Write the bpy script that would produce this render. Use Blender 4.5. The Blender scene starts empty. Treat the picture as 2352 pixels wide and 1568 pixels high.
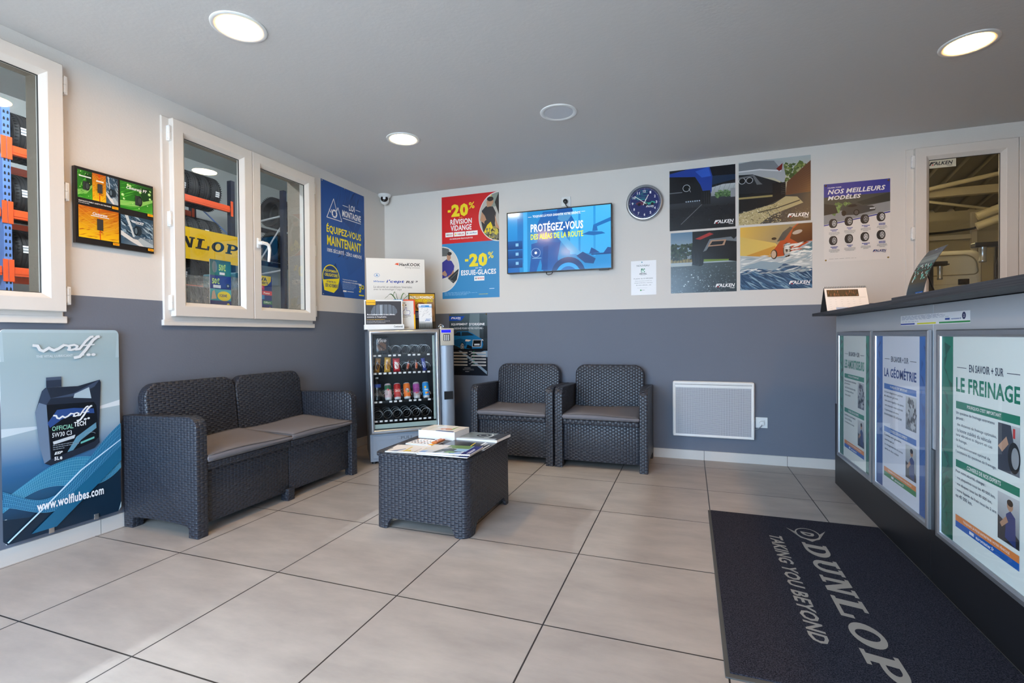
import bpy, bmesh, math, random
from mathutils import Vector, Matrix
PI = math.pi
sc = bpy.context.scene
COL = sc.collection
rnd = random.Random(7)
def V(*a): return Vector(a)
def basis(right, up, origin):
    r, u = Vector(right).normalized(), Vector(up).normalized(); n = r.cross(u)
    m = Matrix((r, u, n)).transposed().to_4x4(); m.translation = Vector(origin); return m

# ------------------------------------------------------------ camera, light, exposure
cd = bpy.data.cameras.new('camera'); cd.sensor_width = 36; cd.lens = 17.38; cd.clip_start = .05
cam = bpy.data.objects.new('camera', cd); COL.objects.link(cam); sc.camera = cam
yaw, pitch, roll = -0.34492, -0.011389, -0.007244
fw = V(math.sin(yaw)*math.cos(pitch), math.cos(yaw)*math.cos(pitch), math.sin(pitch))
rt = V(math.cos(yaw), -math.sin(yaw), 0); up_ = rt.cross(fw)
r2 = rt*math.cos(roll) + up_*math.sin(roll); u2 = up_*math.cos(roll) - rt*math.sin(roll)
cam.matrix_world = Matrix((r2, u2, -fw)).transposed().to_4x4()
cam.matrix_world.translation = V(2.9147, -4.3073, 1.0223)
sc.view_settings.view_transform = 'Standard'; sc.view_settings.look = 'None'
sc.view_settings.gamma = 1; sc.view_settings.use_curve_mapping = False
sc.view_settings.exposure = 0.12
w = bpy.data.worlds.new('sky'); sc.world = w; w.use_nodes = True
bg = w.node_tree.nodes['Background']; bg.inputs[0].default_value = (.50, .73, 1.0, 1); bg.inputs[1].default_value = 14.0
FRONT_Y, RIGHT_X, CEIL = -5.30, 6.3, 2.44
DOOR = (.15, 3.0, 2.30)       # shopfront opening: x from, x to, height
def area(name, loc, rot, sx, sy, power, color, portal=False):
    l = bpy.data.lights.new(name, 'AREA'); l.shape = 'RECTANGLE'; l.size = sx; l.size_y = sy; l.energy = power; l.color = color
    if portal: l.cycles.is_portal = True
    o = bpy.data.objects.new(name, l); o.location = loc; o.rotation_euler = rot; COL.objects.link(o); return o
area('sky_portal', ((DOOR[0]+DOOR[1])/2, FRONT_Y-.1, DOOR[2]/2), (PI/2, 0, 0), DOOR[1]-DOOR[0], DOOR[2], 1, (1, 1, 1), portal=True)
sl = bpy.data.lights.new('sun', 'SUN'); sl.energy = 26; sl.color = (1, .95, .86); sl.angle = .02
so = bpy.data.objects.new('sun', sl); COL.objects.link(so); so.rotation_euler = V(-.75, 0.02, -1).to_track_quat('-Z', 'Y').to_euler()   # along the shopfront: lights the forecourt, never enters
LAMP = 122.0      # ceiling lamp radiance
TUBE = 1200.0      # storeroom tubes
GTUBE = 170.0      # workshop tubes

# ------------------------------------------------------------ materials
def lin(c):
    if isinstance(c, str): c = tuple(int(c[i:i+2], 16)/255 for i in (0, 2, 4))
    return tuple(x/12.92 if x <= .04045 else ((x+.055)/1.055)**2.4 for x in c[:3])
def mat(name, c, rough=.5, metal=0, spec=.5, emit=0, bump=None, coat=0):
    m = bpy.data.materials.new(name); m.use_nodes = True; nt = m.node_tree; b = nt.nodes['Principled BSDF']
    b.inputs['Base Color'].default_value = (*lin(c), 1); b.inputs['Roughness'].default_value = rough
    b.inputs['Metallic'].default_value = metal; b.inputs['Specular IOR Level'].default_value = spec
    b.inputs['Coat Weight'].default_value = coat
    if emit: b.inputs['Emission Color'].default_value = (*lin(c), 1); b.inputs['Emission Strength'].default_value = emit
    if bump:
        s, d = bump; n = nt.nodes.new('ShaderNodeTexNoise'); n.inputs['Scale'].default_value = s; n.inputs['Detail'].default_value = 4
        tc = nt.nodes.new('ShaderNodeTexCoord'); nt.links.new(tc.outputs['Object'], n.inputs['Vector'])
        p = nt.nodes.new('ShaderNodeBump'); p.inputs['Strength'].default_value = .6; p.inputs['Distance'].default_value = d
        nt.links.new(n.outputs['Fac'], p.inputs['Height']); nt.links.new(p.outputs['Normal'], b.inputs['Normal'])
    return m
class NT:                                   # small node helper
    def __init__(s, m): s.nt = m.node_tree; s.b = s.nt.nodes['Principled BSDF']
    def n(s, t, **k):
        x = s.nt.nodes.new(t)
        for a, v in k.items(): setattr(x, a, v)
        return x
    def l(s, a, b): s.nt.links.new(a, b)
    def math(s, op, a, b=None, c=None):
        x = s.n('ShaderNodeMath', operation=op)
        for i, q in enumerate((a, b, c)):
            if q is None: continue
            if isinstance(q, (int, float)): x.inputs[i].default_value = q
            else: s.l(q, x.inputs[i])
        return x.outputs[0]
    def mix(s, f, a, b):
        x = s.n('ShaderNodeMix', data_type='RGBA')
        s.l(f, x.inputs[0]) if not isinstance(f, float) else None
        for i, q in ((6, a), (7, b)):
            if isinstance(q, tuple): x.inputs[i].default_value = (*q, 1)
            else: s.l(q, x.inputs[i])
        return x.outputs[2]
def print_mat(name, rough=.45, emit=0, spec=.5):
    m = mat(name, (0, 0, 0), rough, spec=spec); t = NT(m); a = t.n('ShaderNodeAttribute', attribute_name='Col')
    if emit: t.l(a.outputs['Color'], t.b.inputs['Emission Color']); t.b.inputs['Emission Strength'].default_value = emit
    else: t.l(a.outputs['Color'], t.b.inputs['Base Color'])
    return m
M = {}
M['print'] = print_mat('printed_paper', .42); M['gloss'] = print_mat('glossy_print', .22); M['screen'] = print_mat('lit_screen', .12, 1.12)
M['paint'] = print_mat('painted_surface', .35); M['matte'] = print_mat('matte_print', .9, spec=.2)
M['pvc'] = mat('white_pvc', 'd8d2cb', .32); M['seal'] = mat('dark_seal', '3a3a38', .6)
M['alu'] = mat('brushed_aluminium', 'b9bdc2', .32, .85); M['chrome'] = mat('chrome', 'd5d7da', .12, 1)
M['steel'] = mat('wire_steel', 'dcdee0', .3, .35); M['brass'] = mat('brass', 'b08a3a', .3, 1)
M['black'] = mat('black_plastic', '17181a', .35); M['dark'] = mat('dark_interior', '0c0e13', .5); M['white'] = mat('white_plastic', 'e4e4e2', .35)
M['grey'] = mat('grey_steel', '8b9096', .4, .3); M['beigepl'] = mat('beige_plastic', 'b8b0a0', .4); M['rubber'] = mat('tyre_rubber', '191a1c', .62, bump=(60, .001))
M['machine'] = mat('machine_grey', '8f98a3', .42, .25); M['green'] = mat('pale_green_tray', 'a5b5b0', .3)
M['orange'] = mat('orange_beam', 'e2521c', .4); M['bluesteel'] = mat('blue_rack_steel', '5d7cb6', .45); M['darkblue'] = mat('dark_and_shaded_rack_steel', '1d2438', .45, .2)
M['cushion'] = mat('grey_fabric', '777478', .95, spec=.15, bump=(900, .0006)); M['piping'] = mat('fabric_piping', '5b5654', .95)
M['plaster'] = mat('rough_plaster', '8a7f72', .95, bump=(35, .01)); M['paper'] = mat('white_paper', 'ecebea', .7); M['leaf'] = mat('plant_leaf', '3f6f2c', .4)
M['laminate'] = mat('charcoal_laminate', '2b2b30', .55); M['panel'] = mat('light_grey_panel', 'b4b8be', .5); M['plinth'] = mat('black_panel', '1d1d20', .42)
M['lampoff'] = mat('unlit_diffuser', 'cfcfd2', .4); M['lamp'] = mat('lit_diffuser', (1, .75, .42), .5, emit=LAMP); M['lampcool'] = mat('lit_diffuser_soft', (1, .88, .66), .5, emit=LAMP*.8)
M['tube'] = mat('fluorescent_tube', (.93, .97, 1), .5, emit=TUBE); M['gtube'] = mat('workshop_tube', (1, .90, .68), .5, emit=GTUBE)
M['store'] = mat('storeroom_wall', 'c4c9c8', .8); M['garage'] = mat('workshop_panel', 'b2aa98', .6); M['roof'] = mat('roof_sheet', '6f6a5e', .5, .3)
M['van'] = mat('white_van_paint', 'e9e4d4', .25, coat=.5); M['bluecab'] = mat('blue_cabinet', '22388f', .4); M['clear'] = mat('clear_plastic', 'dfe6ec', .15)
M['lens'] = mat('camera_lens', '1a1012', .08)
def glass_mat(name, tint, f0):
    m = bpy.data.materials.new(name); m.use_nodes = True; nt = m.node_tree; nt.nodes.clear(); N, L = nt.nodes.new, nt.links.new
    o_ = N('ShaderNodeOutputMaterial'); mx = N('ShaderNodeMixShader'); tr = N('ShaderNodeBsdfTransparent'); gl = N('ShaderNodeBsdfGlossy'); g = N('ShaderNodeNewGeometry'); d = N('ShaderNodeVectorMath'); d.operation = 'DOT_PRODUCT'
    L(g.outputs['Incoming'], d.inputs[0]); L(g.outputs['Normal'], d.inputs[1]); x = d.outputs['Value']
    for op, v in (('ABSOLUTE', None), ('SUBTRACT', 'r'), ('POWER', 5.0), ('MULTIPLY', 1-f0), ('ADD', f0)):
        q = N('ShaderNodeMath'); q.operation = op
        if v == 'r': q.inputs[0].default_value = 1; L(x, q.inputs[1])
        else:
            L(x, q.inputs[0])
            if v is not None: q.inputs[1].default_value = v
        x = q.outputs[0]
    gl.inputs['Roughness'].default_value = 0; tr.inputs[0].default_value = (*tint, 1)
    L(x, mx.inputs[0]); L(tr.outputs[0], mx.inputs[1]); L(gl.outputs[0], mx.inputs[2]); L(mx.outputs[0], o_.inputs[0]); return m
M['glass'] = glass_mat('window_glass', (.93, .95, .94), .085); M['cover'] = glass_mat('clear_cover', (1, 1, 1), .03)
m = bpy.data.materials.new('stretch_film'); m.use_nodes = True; nt = m.node_tree; nt.nodes.clear()
o_ = nt.nodes.new('ShaderNodeOutputMaterial'); mx = nt.nodes.new('ShaderNodeMixShader'); tr = nt.nodes.new('ShaderNodeBsdfTransparent'); gl = nt.nodes.new('ShaderNodeBsdfGlossy'); nz = nt.nodes.new('ShaderNodeTexNoise'); bp_ = nt.nodes.new('ShaderNodeBump')
mx.inputs[0].default_value = .3; gl.inputs['Roughness'].default_value = .2; nz.inputs['Scale'].default_value = 14; nz.inputs['Detail'].default_value = 6; bp_.inputs['Distance'].default_value = .05
nt.links.new(nz.outputs['Fac'], bp_.inputs['Height']); nt.links.new(bp_.outputs[0], gl.inputs['Normal'])
nt.links.new(tr.outputs[0], mx.inputs[1]); nt.links.new(gl.outputs[0], mx.inputs[2]); nt.links.new(mx.outputs[0], o_.inputs[0]); M['film'] = m
# woven resin wicker: staggered horizontal strands over thin uprights
m = mat('woven_resin', '2a2d36', .40, spec=.6); t = NT(m); M['rattan'] = m
uv = t.n('ShaderNodeUVMap', uv_map='UV'); sx = t.n('ShaderNodeSeparateXYZ'); t.l(uv.outputs[0], sx.inputs[0])
uq = t.math('DIVIDE', sx.outputs[0], .022); vq = t.math('DIVIDE', sx.outputs[1], .0125)
par = t.math('GREATER_THAN', t.math('MODULO', t.math('ABSOLUTE', t.math('ADD', t.math('FLOOR', uq), t.math('FLOOR', vq))), 2.0), .5)
hu = t.math('SINE', t.math('MULTIPLY', t.math('FRACT', uq), PI)); hv = t.math('SINE', t.math('MULTIPLY', t.math('FRACT', vq), PI))
over = t.math('MULTIPLY', t.math('MULTIPLY_ADD', t.math('POWER', hu, .5), .6, .4), t.math('POWER', hv, .6)); under = t.math('MULTIPLY_ADD', t.math('POWER', hu, .8), .25, .25)
H = t.math('ADD', t.math('MULTIPLY', over, par), t.math('MULTIPLY', under, t.math('SUBTRACT', 1.0, par)))
bp_ = t.n('ShaderNodeBump'); bp_.inputs['Strength'].default_value = 1; bp_.inputs['Distance'].default_value = .0055
t.l(H, bp_.inputs['Height']); t.l(bp_.outputs[0], t.b.inputs['Normal'])
# floor tiles
m = mat('floor_tiles', 'b5ada6', .38); t = NT(m); M['tiles'] = m
g = t.n('ShaderNodeNewGeometry'); sx = t.n('ShaderNodeSeparateXYZ'); t.l(g.outputs['Position'], sx.inputs[0])
def gl_(o, off):
    f = t.math('FRACT', t.math('DIVIDE', t.math('SUBTRACT', o, off), .6)); return t.math('LESS_THAN', t.math('ABSOLUTE', t.math('SUBTRACT', f, .5)), .4953)
ins = t.math('MULTIPLY', gl_(sx.outputs[0], .0229), gl_(sx.outputs[1], -.2375))
n1 = t.n('ShaderNodeTexNoise'); n1.inputs['Scale'].default_value = 3.2; n1.inputs['Detail'].default_value = 7; n1.inputs['Roughness'].default_value = .62
mp = t.n('ShaderNodeMapping'); mp.inputs['Scale'].default_value = (1, 2.6, 1); t.l(g.outputs['Position'], mp.inputs[0]); t.l(mp.outputs[0], n1.inputs['Vector'])
rp = t.n('ShaderNodeValToRGB'); rp.color_ramp.elements[0].position = .3; rp.color_ramp.elements[1].position = .72
rp.color_ramp.elements[0].color = (*lin('9b938c'), 1); rp.color_ramp.elements[1].color = (*lin('b3aaa1'), 1); t.l(n1.outputs['Fac'], rp.inputs[0])
t.l(t.mix(ins, lin('2e2926'), rp.outputs[0]), t.b.inputs['Base Color'])
bp_ = t.n('ShaderNodeBump'); bp_.inputs['Distance'].default_value = .002; t.l(ins, bp_.inputs['Height']); t.l(bp_.outputs[0], t.b.inputs['Normal'])
# two-tone painted wall
m = mat('two_tone_wall', 'd8d2cb', .75); t = NT(m); M['wall'] = m
g = t.n('ShaderNodeNewGeometry'); sx = t.n('ShaderNodeSeparateXYZ'); t.l(g.outputs['Position'], sx.inputs[0])
t.l(t.mix(t.math('GREATER_THAN', sx.outputs[2], 1.243), lin('696f7c'), lin('d8d3cd')), t.b.inputs['Base Color'])
n1 = t.n('ShaderNodeTexNoise'); n1.inputs['Scale'].default_value = 90; t.l(g.outputs['Position'], n1.inputs['Vector']); bp_ = t.n('ShaderNodeBump'); bp_.inputs['Strength'].default_value = .25; bp_.inputs['Distance'].default_value = .002
t.l(n1.outputs['Fac'], bp_.inputs['Height']); t.l(bp_.outputs[0], t.b.inputs['Normal'])
M['ceiling'] = mat('ceiling_paint', 'c9c7c6', .85, bump=(50, .0015))
M['skirt'] = mat('skirting_tile', 'cdc8c2', .4); M['joint'] = mat('tile_joint', '4a423c', .9)
M['perf'] = mat('perforated_grille', 'a9adb5', .5)
t = NT(M['perf']); tc = t.n('ShaderNodeTexCoord'); sx = t.n('ShaderNodeSeparateXYZ'); t.l(tc.outputs['Object'], sx.inputs[0])
fx = t.math('SUBTRACT', t.math('FRACT', t.math('DIVIDE', sx.outputs[0], .0065)), .5); fy = t.math('SUBTRACT', t.math('FRACT', t.math('DIVIDE', sx.outputs[1], .0065)), .5)
d2 = t.math('ADD', t.math('MULTIPLY', fx, fx), t.math('MULTIPLY', fy, fy)); t.l(t.mix(t.math('LESS_THAN', d2, .09), lin('b6b9c0'), lin('4c4f57')), t.b.inputs['Base Color'])
M['carpet'] = mat('mat_carpet', '2a2a33', 1, spec=.1); t = NT(M['carpet']); n1 = t.n('ShaderNodeTexNoise'); n1.inputs['Scale'].default_value = 260; n1.inputs['Detail'].default_value = 3
tc = t.n('ShaderNodeTexCoord'); t.l(tc.outputs['Object'], n1.inputs['Vector']); rp = t.n('ShaderNodeValToRGB'); rp.color_ramp.elements[0].position = .35; rp.color_ramp.elements[1].position = .7
rp.color_ramp.elements[0].color = (*lin('1b1b22'), 1); rp.color_ramp.elements[1].color = (*lin('44444f'), 1); t.l(n1.outputs['Fac'], rp.inputs[0]); t.l(rp.outputs[0], t.b.inputs['Base Color'])
bp_ = t.n('ShaderNodeBump'); bp_.inputs['Distance'].default_value = .004; t.l(n1.outputs['Fac'], bp_.inputs['Height']); t.l(bp_.outputs[0], t.b.inputs['Normal'])
M['wood'] = mat('dark_wood_laminate', '2c2b2f', .5); t = NT(M['wood']); tc = t.n('ShaderNodeTexCoord'); mp = t.n('ShaderNodeMapping'); mp.inputs['Scale'].default_value = (60, 1.2, 260); t.l(tc.outputs['Object'], mp.inputs[0])
n1 = t.n('ShaderNodeTexNoise'); n1.inputs['Scale'].default_value = 1; n1.inputs['Detail'].default_value = 3; t.l(mp.outputs[0], n1.inputs['Vector']); rp = t.n('ShaderNodeValToRGB'); rp.color_ramp.elements[0].position = .35; rp.color_ramp.elements[1].position = .7
rp.color_ramp.elements[0].color = (*lin('1e1d20'), 1); rp.color_ramp.elements[1].color = (*lin('49474b'), 1); t.l(n1.outputs['Fac'], rp.inputs[0]); t.l(rp.outputs[0], t.b.inputs['Base Color'])

# ------------------------------------------------------------ mesh building
class MB:
    def __init__(s): s.v = []; s.f = []; s.m = []; s.c = []
    def add(s, vs, fs, mi=0, col=(1, 1, 1), xf=None):
        o = len(s.v)
        s.v += [tuple(xf @ Vector(p)) if xf else tuple(p) for p in vs]
        for f in fs: s.f.append([i+o for i in f]); s.m.append(mi); s.c.append(col)
        return s
    def bm(s, b, mi=0, col=(1, 1, 1), xf=None):
        b.verts.index_update(); s.add([v.co.copy() for v in b.verts], [[v.index for v in f.verts] for f in b.faces], mi, col, xf); b.free(); return s
    def box(s, x0, y0, z0, x1, y1, z1, mi=0, col=(1, 1, 1), xf=None, r=0, seg=2):
        b = bmesh.new(); bmesh.ops.create_cube(b, size=1)
        for v in b.verts: v.co = V((x0+x1)/2 + v.co.x*(x1-x0), (y0+y1)/2 + v.co.y*(y1-y0), (z0+z1)/2 + v.co.z*(z1-z0))
        if r: bmesh.ops.bevel(b, geom=b.edges[:], offset=r, segments=seg, affect='EDGES', profile=.5)
        return s.bm(b, mi, col, xf)
    def prism(s, poly, d0, d1, mi=0, col=(1, 1, 1), xf=None, r=0, seg=2):    # polygon in XY, extruded along Z
        b = bmesh.new(); vs = [b.verts.new((x, y, d0)) for x, y in poly]; f = b.faces.new(vs)
        if f.normal.z == 0: f.normal_update()
        ret = bmesh.ops.extrude_face_region(b, geom=[f])
        for e in ret['geom']:
            if isinstance(e, bmesh.types.BMVert): e.co.z = d1
        bmesh.ops.recalc_face_normals(b, faces=b.faces[:])
        if r:
            ed = [e for e in b.edges if abs(e.verts[0].co.z - e.verts[1].co.z) < 1e-6]
            bmesh.ops.bevel(b, geom=ed, offset=r, segments=seg, affect='EDGES', profile=.5)
        return s.bm(b, mi, col, xf)
    def lathe(s, prof, n=24, mi=0, col=(1, 1, 1), xf=None, cols=None, closed=False, cap=True):   # (radius, z)
        vs = [(r*math.cos(2*PI*k/n), r*math.sin(2*PI*k/n), z) for r, z in prof for k in range(n)]
        L = len(prof)
        for i in range(L if closed else L-1):
            j = (i+1) % L
            s.add([], [])
            o = len(s.v)
            if i == 0: base = o; s.v += [tuple(xf @ Vector(p)) if xf else p for p in vs]
            for k in range(n):
                s.f.append([base+i*n+k, base+i*n+(k+1) % n, base+j*n+(k+1) % n, base+j*n+k]); s.m.append(mi); s.c.append(cols[i] if cols else col)
        if not closed and cap:
            for i, fl in ((0, 1), (L-1, 0)):
                if prof[i][0] > 1e-5:
                    ring = [base+i*n+k for k in range(n)]; s.f.append(ring[::-1] if fl else ring); s.m.append(mi); s.c.append(cols[min(i, L-2)] if cols else col)
        return s
    def tube(s, pts, r, n=8, mi=0, col=(1, 1, 1), xf=None, closed=False):
        P = [Vector(p) for p in pts]; L = len(P); vs = []; ref = V(0, 0, 1)
        for i, p in enumerate(P):
            a = P[(i-1) % L] if (i or closed) else p; b = P[(i+1) % L] if (i < L-1 or closed) else p
            t = (b-a).normalized()
            q = ref - t*ref.dot(t)
            if q.length < .05: q = V(1, 0, 0) - t*t.x
            q.normalize(); ref = q; w_ = t.cross(q); rr = r[i] if isinstance(r, (list, tuple)) else r
            vs += [p + (q*math.cos(2*PI*k/n) + w_*math.sin(2*PI*k/n))*rr for k in range(n)]
        fs = [[i*n+k, i*n+(k+1) % n, ((i+1) % L)*n+(k+1) % n, ((i+1) % L)*n+k] for i in range(L if closed else L-1) for k in range(n)]
        if not closed: fs += [list(range(n))[::-1], [(L-1)*n+k for k in range(n)]]
        return s.add(vs, fs, mi, col, xf)
    def ring(s, x0, y0, x1, y1, prof, mi=0, col=(1, 1, 1), xf=None):         # mitred frame, profile (inset, height)
        n = len(prof); vs = []
        for i, h in prof: vs += [(x0+i, y0+i, h), (x1-i, y0+i, h), (x1-i, y1-i, h), (x0+i, y1-i, h)]
        fs = [[a*4+k, a*4+(k+1) % 4, ((a+1) % n)*4+(k+1) % 4, ((a+1) % n)*4+k] for a in range(n) for k in range(4)]
        return s.add(vs, fs, mi, col, xf)
    def build(s, name, mats, parent=None, mw=None, smooth=None, fix=True):
        me = bpy.data.meshes.new(name); me.from_pydata(s.v, [], s.f)
        if not isinstance(mats, (list, tuple)): mats = [mats]
        for m in mats: me.materials.append(M[m] if isinstance(m, str) else m)
        me.polygons.foreach_set('material_index', s.m)
        if any(c != (1, 1, 1) for c in s.c):
            at = me.color_attributes.new('Col', 'FLOAT_COLOR', 'CORNER'); li = 0; d = []
            for p, c in zip(me.polygons, s.c):
                for k in range(p.loop_total):
                    q = c[k] if isinstance(c[0], (tuple, list)) else c
                    d += [q[0], q[1], q[2], 1.0]
            at.data.foreach_set('color', d)
        if fix and smooth is not None:
            b = bmesh.new(); b.from_mesh(me); bmesh.ops.recalc_face_normals(b, faces=b.faces[:]); b.to_mesh(me); b.free()
        ul = me.uv_layers.new(name='UV'); d = [0.0]*(2*len(me.loops)); vv = me.vertices
        for p in me.polygons:
            n = p.normal; ax = max(range(3), key=lambda i: abs(n[i]))
            for li in p.loop_indices:
                c = vv[me.loops[li].vertex_index].co
                d[2*li], d[2*li+1] = (c.y, c.z) if ax == 0 else (c.x, c.z) if ax == 1 else (c.x, c.y)
        ul.data.foreach_set('uv', d)
        if smooth is not None:
            me.shade_smooth(); me.set_sharp_from_angle(angle=math.radians(smooth))
        me.update(); o = bpy.data.objects.new(name, me); COL.objects.link(o)
        if parent: o.parent = parent
        if mw is not None: o.matrix_world = mw if not parent else parent.matrix_world @ mw
        return o
def tag(o, label=None, cat=None, group=None, kind=None):
    for k, v in (('label', label), ('category', cat), ('group', group), ('kind', kind)):
        if v: o[k] = v
    return o
def empty(name, mw, label, cat, group=None):
    o = bpy.data.objects.new(name, None); o.empty_display_size = .05; COL.objects.link(o)
    o.matrix_world = mw if isinstance(mw, Matrix) else Matrix.Translation(mw); return tag(o, label, cat, group)
def sub(name, mb, mats, parent, smooth=None, local=None):
    o = mb.build(name, mats, None, None, smooth); o.parent = parent
    if local is not None: o.matrix_local = local
    return o
def struct(o): o['kind'] = 'structure'; return o
def copy_tree(o, parent=None):
    c = o.copy(); COL.objects.link(c); c.parent = parent
    for ch in list(o.children): copy_tree(ch, c)
    return c

# ------------------------------------------------------------ flat printed art
_TX = {}
def text_geo(s, bold, shear):
    k = (s, bold, shear)
    if k not in _TX:
        cu = bpy.data.curves.new('lettering', 'FONT'); cu.body = s; cu.offset = bold; cu.shear = shear; cu.resolution_u = 2; cu.space_character = 1 + bold*2.2
        ob = bpy.data.objects.new('lettering', cu); me = bpy.data.meshes.new_from_object(ob)
        vs = [(v.co.x, v.co.y) for v in me.vertices]; fs = [list(p.vertices) for p in me.polygons]
        fs = [f if sum(vs[f[i]][0]*vs[f[(i+1) % len(f)]][1] - vs[f[(i+1) % len(f)]][0]*vs[f[i]][1] for i in range(len(f))) > 0 else f[::-1] for f in fs]
        x0 = min(p[0] for p in vs); x1 = max(p[0] for p in vs); y0 = min(p[1] for p in vs); y1 = max(p[1] for p in vs)
        _TX[k] = ([((x-x0)/(x1-x0), (y-y0)/(y1-y0)) for x, y in vs], fs, (x1-x0)/(y1-y0))
        bpy.data.objects.remove(ob); bpy.data.curves.remove(cu); bpy.data.meshes.remove(me)
    return _TX[k]
class Art:          # unit square mapped to w x h metres; every element lies a hair above the last
    def __init__(s, w, h, bg=None, step=2e-5, z0=0.0):
        s.w, s.h, s.z, s.st = w, h, z0, step; s.mb = MB(); s.win = (0, 0, 1, 1); s.clip = None; s.free = False
        if bg is not None: s.rect(0, 0, 1, 1, bg)
    def P(s, x, y):
        a, b, c, d = s.win; return ((a + x*(c-a))*s.w, (b + y*(d-b))*s.h, s.z)
    def sub(s, a, b, c, d): s.win = (a, b, c, d); return s
    def C(s, c):
        return [lin(q) for q in c] if isinstance(c, list) else lin(c)
    def poly(s, pts, c, up=True):
        if s.clip: pts = s.clip(pts)
        if not s.free: pts = [(min(max(x, 0), 1), min(max(y, 0), 1)) for x, y in pts]
        if len(pts) < 3: return s
        c = s.C(c)
        if isinstance(c, list) and len(c) != len(pts): c = c[0]
        if sum(pts[i][0]*pts[(i+1) % len(pts)][1] - pts[(i+1) % len(pts)][0]*pts[i][1] for i in range(len(pts))) < 0:
            pts = pts[::-1]; c = c[::-1] if isinstance(c, list) else c
        s.z += s.st if up else s.st*.2
        s.mb.add([s.P(*p) for p in pts], [list(range(len(pts)))], 0, c); return s
    def rect(s, x0, y0, x1, y1, c, up=True):       # c: colour, or [bottom, top], or four corners
        if isinstance(c, list) and len(c) == 2: c = [c[0], c[0], c[1], c[1]]
        return s.poly([(x0, y0), (x1, y0), (x1, y1), (x0, y1)], c, up)
    def ell(s, cx, cy, rx, ry, c, n=28, a0=0, a1=2*PI, rot=0, up=True):
        k = n if a1-a0 > 6.28 else n+1; q = []
        for i in range(k):
            a = a0 + (a1-a0)*i/n; x, y = rx*math.cos(a), ry*math.sin(a)
            q.append((cx + x*math.cos(rot) - y*math.sin(rot), cy + x*math.sin(rot) + y*math.cos(rot)))
        return s.poly(q, c, up)
    def circ(s, cx, cy, r, c, **k):               # true circle, radius as share of width
        a, b, cc, d = s.win; return s.ell(cx, cy, r, r*s.w*(cc-a)/(s.h*(d-b)), c, **k)
    def line(s, pts, wd, c, closed=False):        # polyline, width in metres
        a, b, cc, d = s.win; W, Hh = s.w*(cc-a), s.h*(d-b); q = [Vector((x*W, y*Hh)) for x, y in pts]; s.z += s.st
        if closed: q.append(q[0])
        for p0, p1 in zip(q, q[1:]):
            t_ = p1-p0
            if t_.length < 1e-9: continue
            t_.normalize(); nn = Vector((-t_.y, t_.x))*wd/2; e = t_*wd*.25
            s.poly([((p.x)/W, (p.y)/Hh) for p in (p0-e+nn, p0-e-nn, p1+e-nn, p1+e+nn)], c, False)
        return s
    def arc(s, cx, cy, rx, ry, wd, c, a0=0, a1=2*PI, n=32):
        return s.line([(cx+rx*math.cos(a0+(a1-a0)*i/n), cy+ry*math.sin(a0+(a1-a0)*i/n)) for i in range(n+1)], wd, c)
    def text(s, t, x0, y0, x1, y1, c, bold=.0, shear=0.0):
        bold = bold if len(t) <= 3 else min(bold, .028)
        vs, fs, asp = text_geo(t, bold, shear); s.z += s.st; c = s.C(c)
        s.mb.add([s.P(x0+x*(x1-x0), y0+y*(y1-y0)) for x, y in vs], fs, 0, c if not isinstance(c, list) else c[0]); return s
    def bars(s, x0, y0, x1, y1, n, c, seed=1, fill=.45, align=0):      # rows of print too small to read
        r = random.Random(seed); s.z += s.st; hh = (y1-y0)/n
        for i in range(n):
            L = (x1-x0)*(r.uniform(.72, 1) if i < n-1 else r.uniform(.4, .8)); o = x0 if align == 0 else (x0+x1-L)/2; yb = y1-(i+1)*hh+hh*(1-fill)/2; x = o
            while x < o+L:
                e = min(o+L, x + r.uniform(.04, .12)*(x1-x0)); s.rect(x, yb, e, yb+hh*fill, c, False); x = e + .018*(x1-x0)
        return s
    def specks(s, x0, y0, x1, y1, n, cols, sz, seed=1, asp=1.0):
        r = random.Random(seed); s.z += s.st
        for i in range(n):
            x, y = r.uniform(x0, x1), r.uniform(y0, y1); a = sz*r.uniform(.4, 1.2); b = a*asp*r.uniform(.5, 1.2); f = r.choice(cols)
            s.poly([(x-a, y-b*.4), (x+a*.3, y-b), (x+a, y+b*.3), (x-a*.2, y+b)], f, False)
        return s
    def streaks(s, x0, y0, x1, y1, n, cols, ang, ln, wd, seed=1):
        r = random.Random(seed); s.z += s.st
        for i in range(n):
            x, y = r.uniform(x0, x1), r.uniform(y0, y1); l = ln*r.uniform(.3, 1); a = ang + r.uniform(-.25, .25); dx, dy = l*math.cos(a), l*math.sin(a); nx, ny = -math.sin(a)*wd, math.cos(a)*wd
            s.poly([(min(max(px, x0), x1), min(max(py, y0), y1)) for px, py in ((x-dx, y-dy), (x+nx, y+ny), (x+dx, y+dy), (x-nx, y-ny))], r.choice(cols), False)
        return s
    def tyre(s, cx, cy, rx, ry, face=1, rim='9a9a9a'):                    # small tyre seen three-quarter
        s.ell(cx-face*rx*.45, cy, rx*.75, ry, '1c1c1e', n=20); s.rect(cx-face*rx*.45 if face > 0 else cx, cy-ry, cx if face > 0 else cx-face*rx*.45, cy+ry, '232326')
        s.ell(cx, cy, rx*.72, ry, '2b2b2e', n=20); s.ell(cx, cy, rx*.52, ry*.74, '151517', n=20); s.ell(cx, cy, rx*.48, ry*.68, rim, n=20)
        for k in range(5):
            a = k*2*PI/5+.3; s.ell(cx+rx*.27*math.cos(a), cy+ry*.38*math.sin(a), rx*.11, ry*.15, '1b1b1d', n=8)
        for k in (-.75, -.4, 0, .4, .75): s.line([(cx-face*rx*1.1, cy+ry*k*.8), (cx-face*rx*.7, cy+ry*k)], .0012, '454549')
        return s
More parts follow.
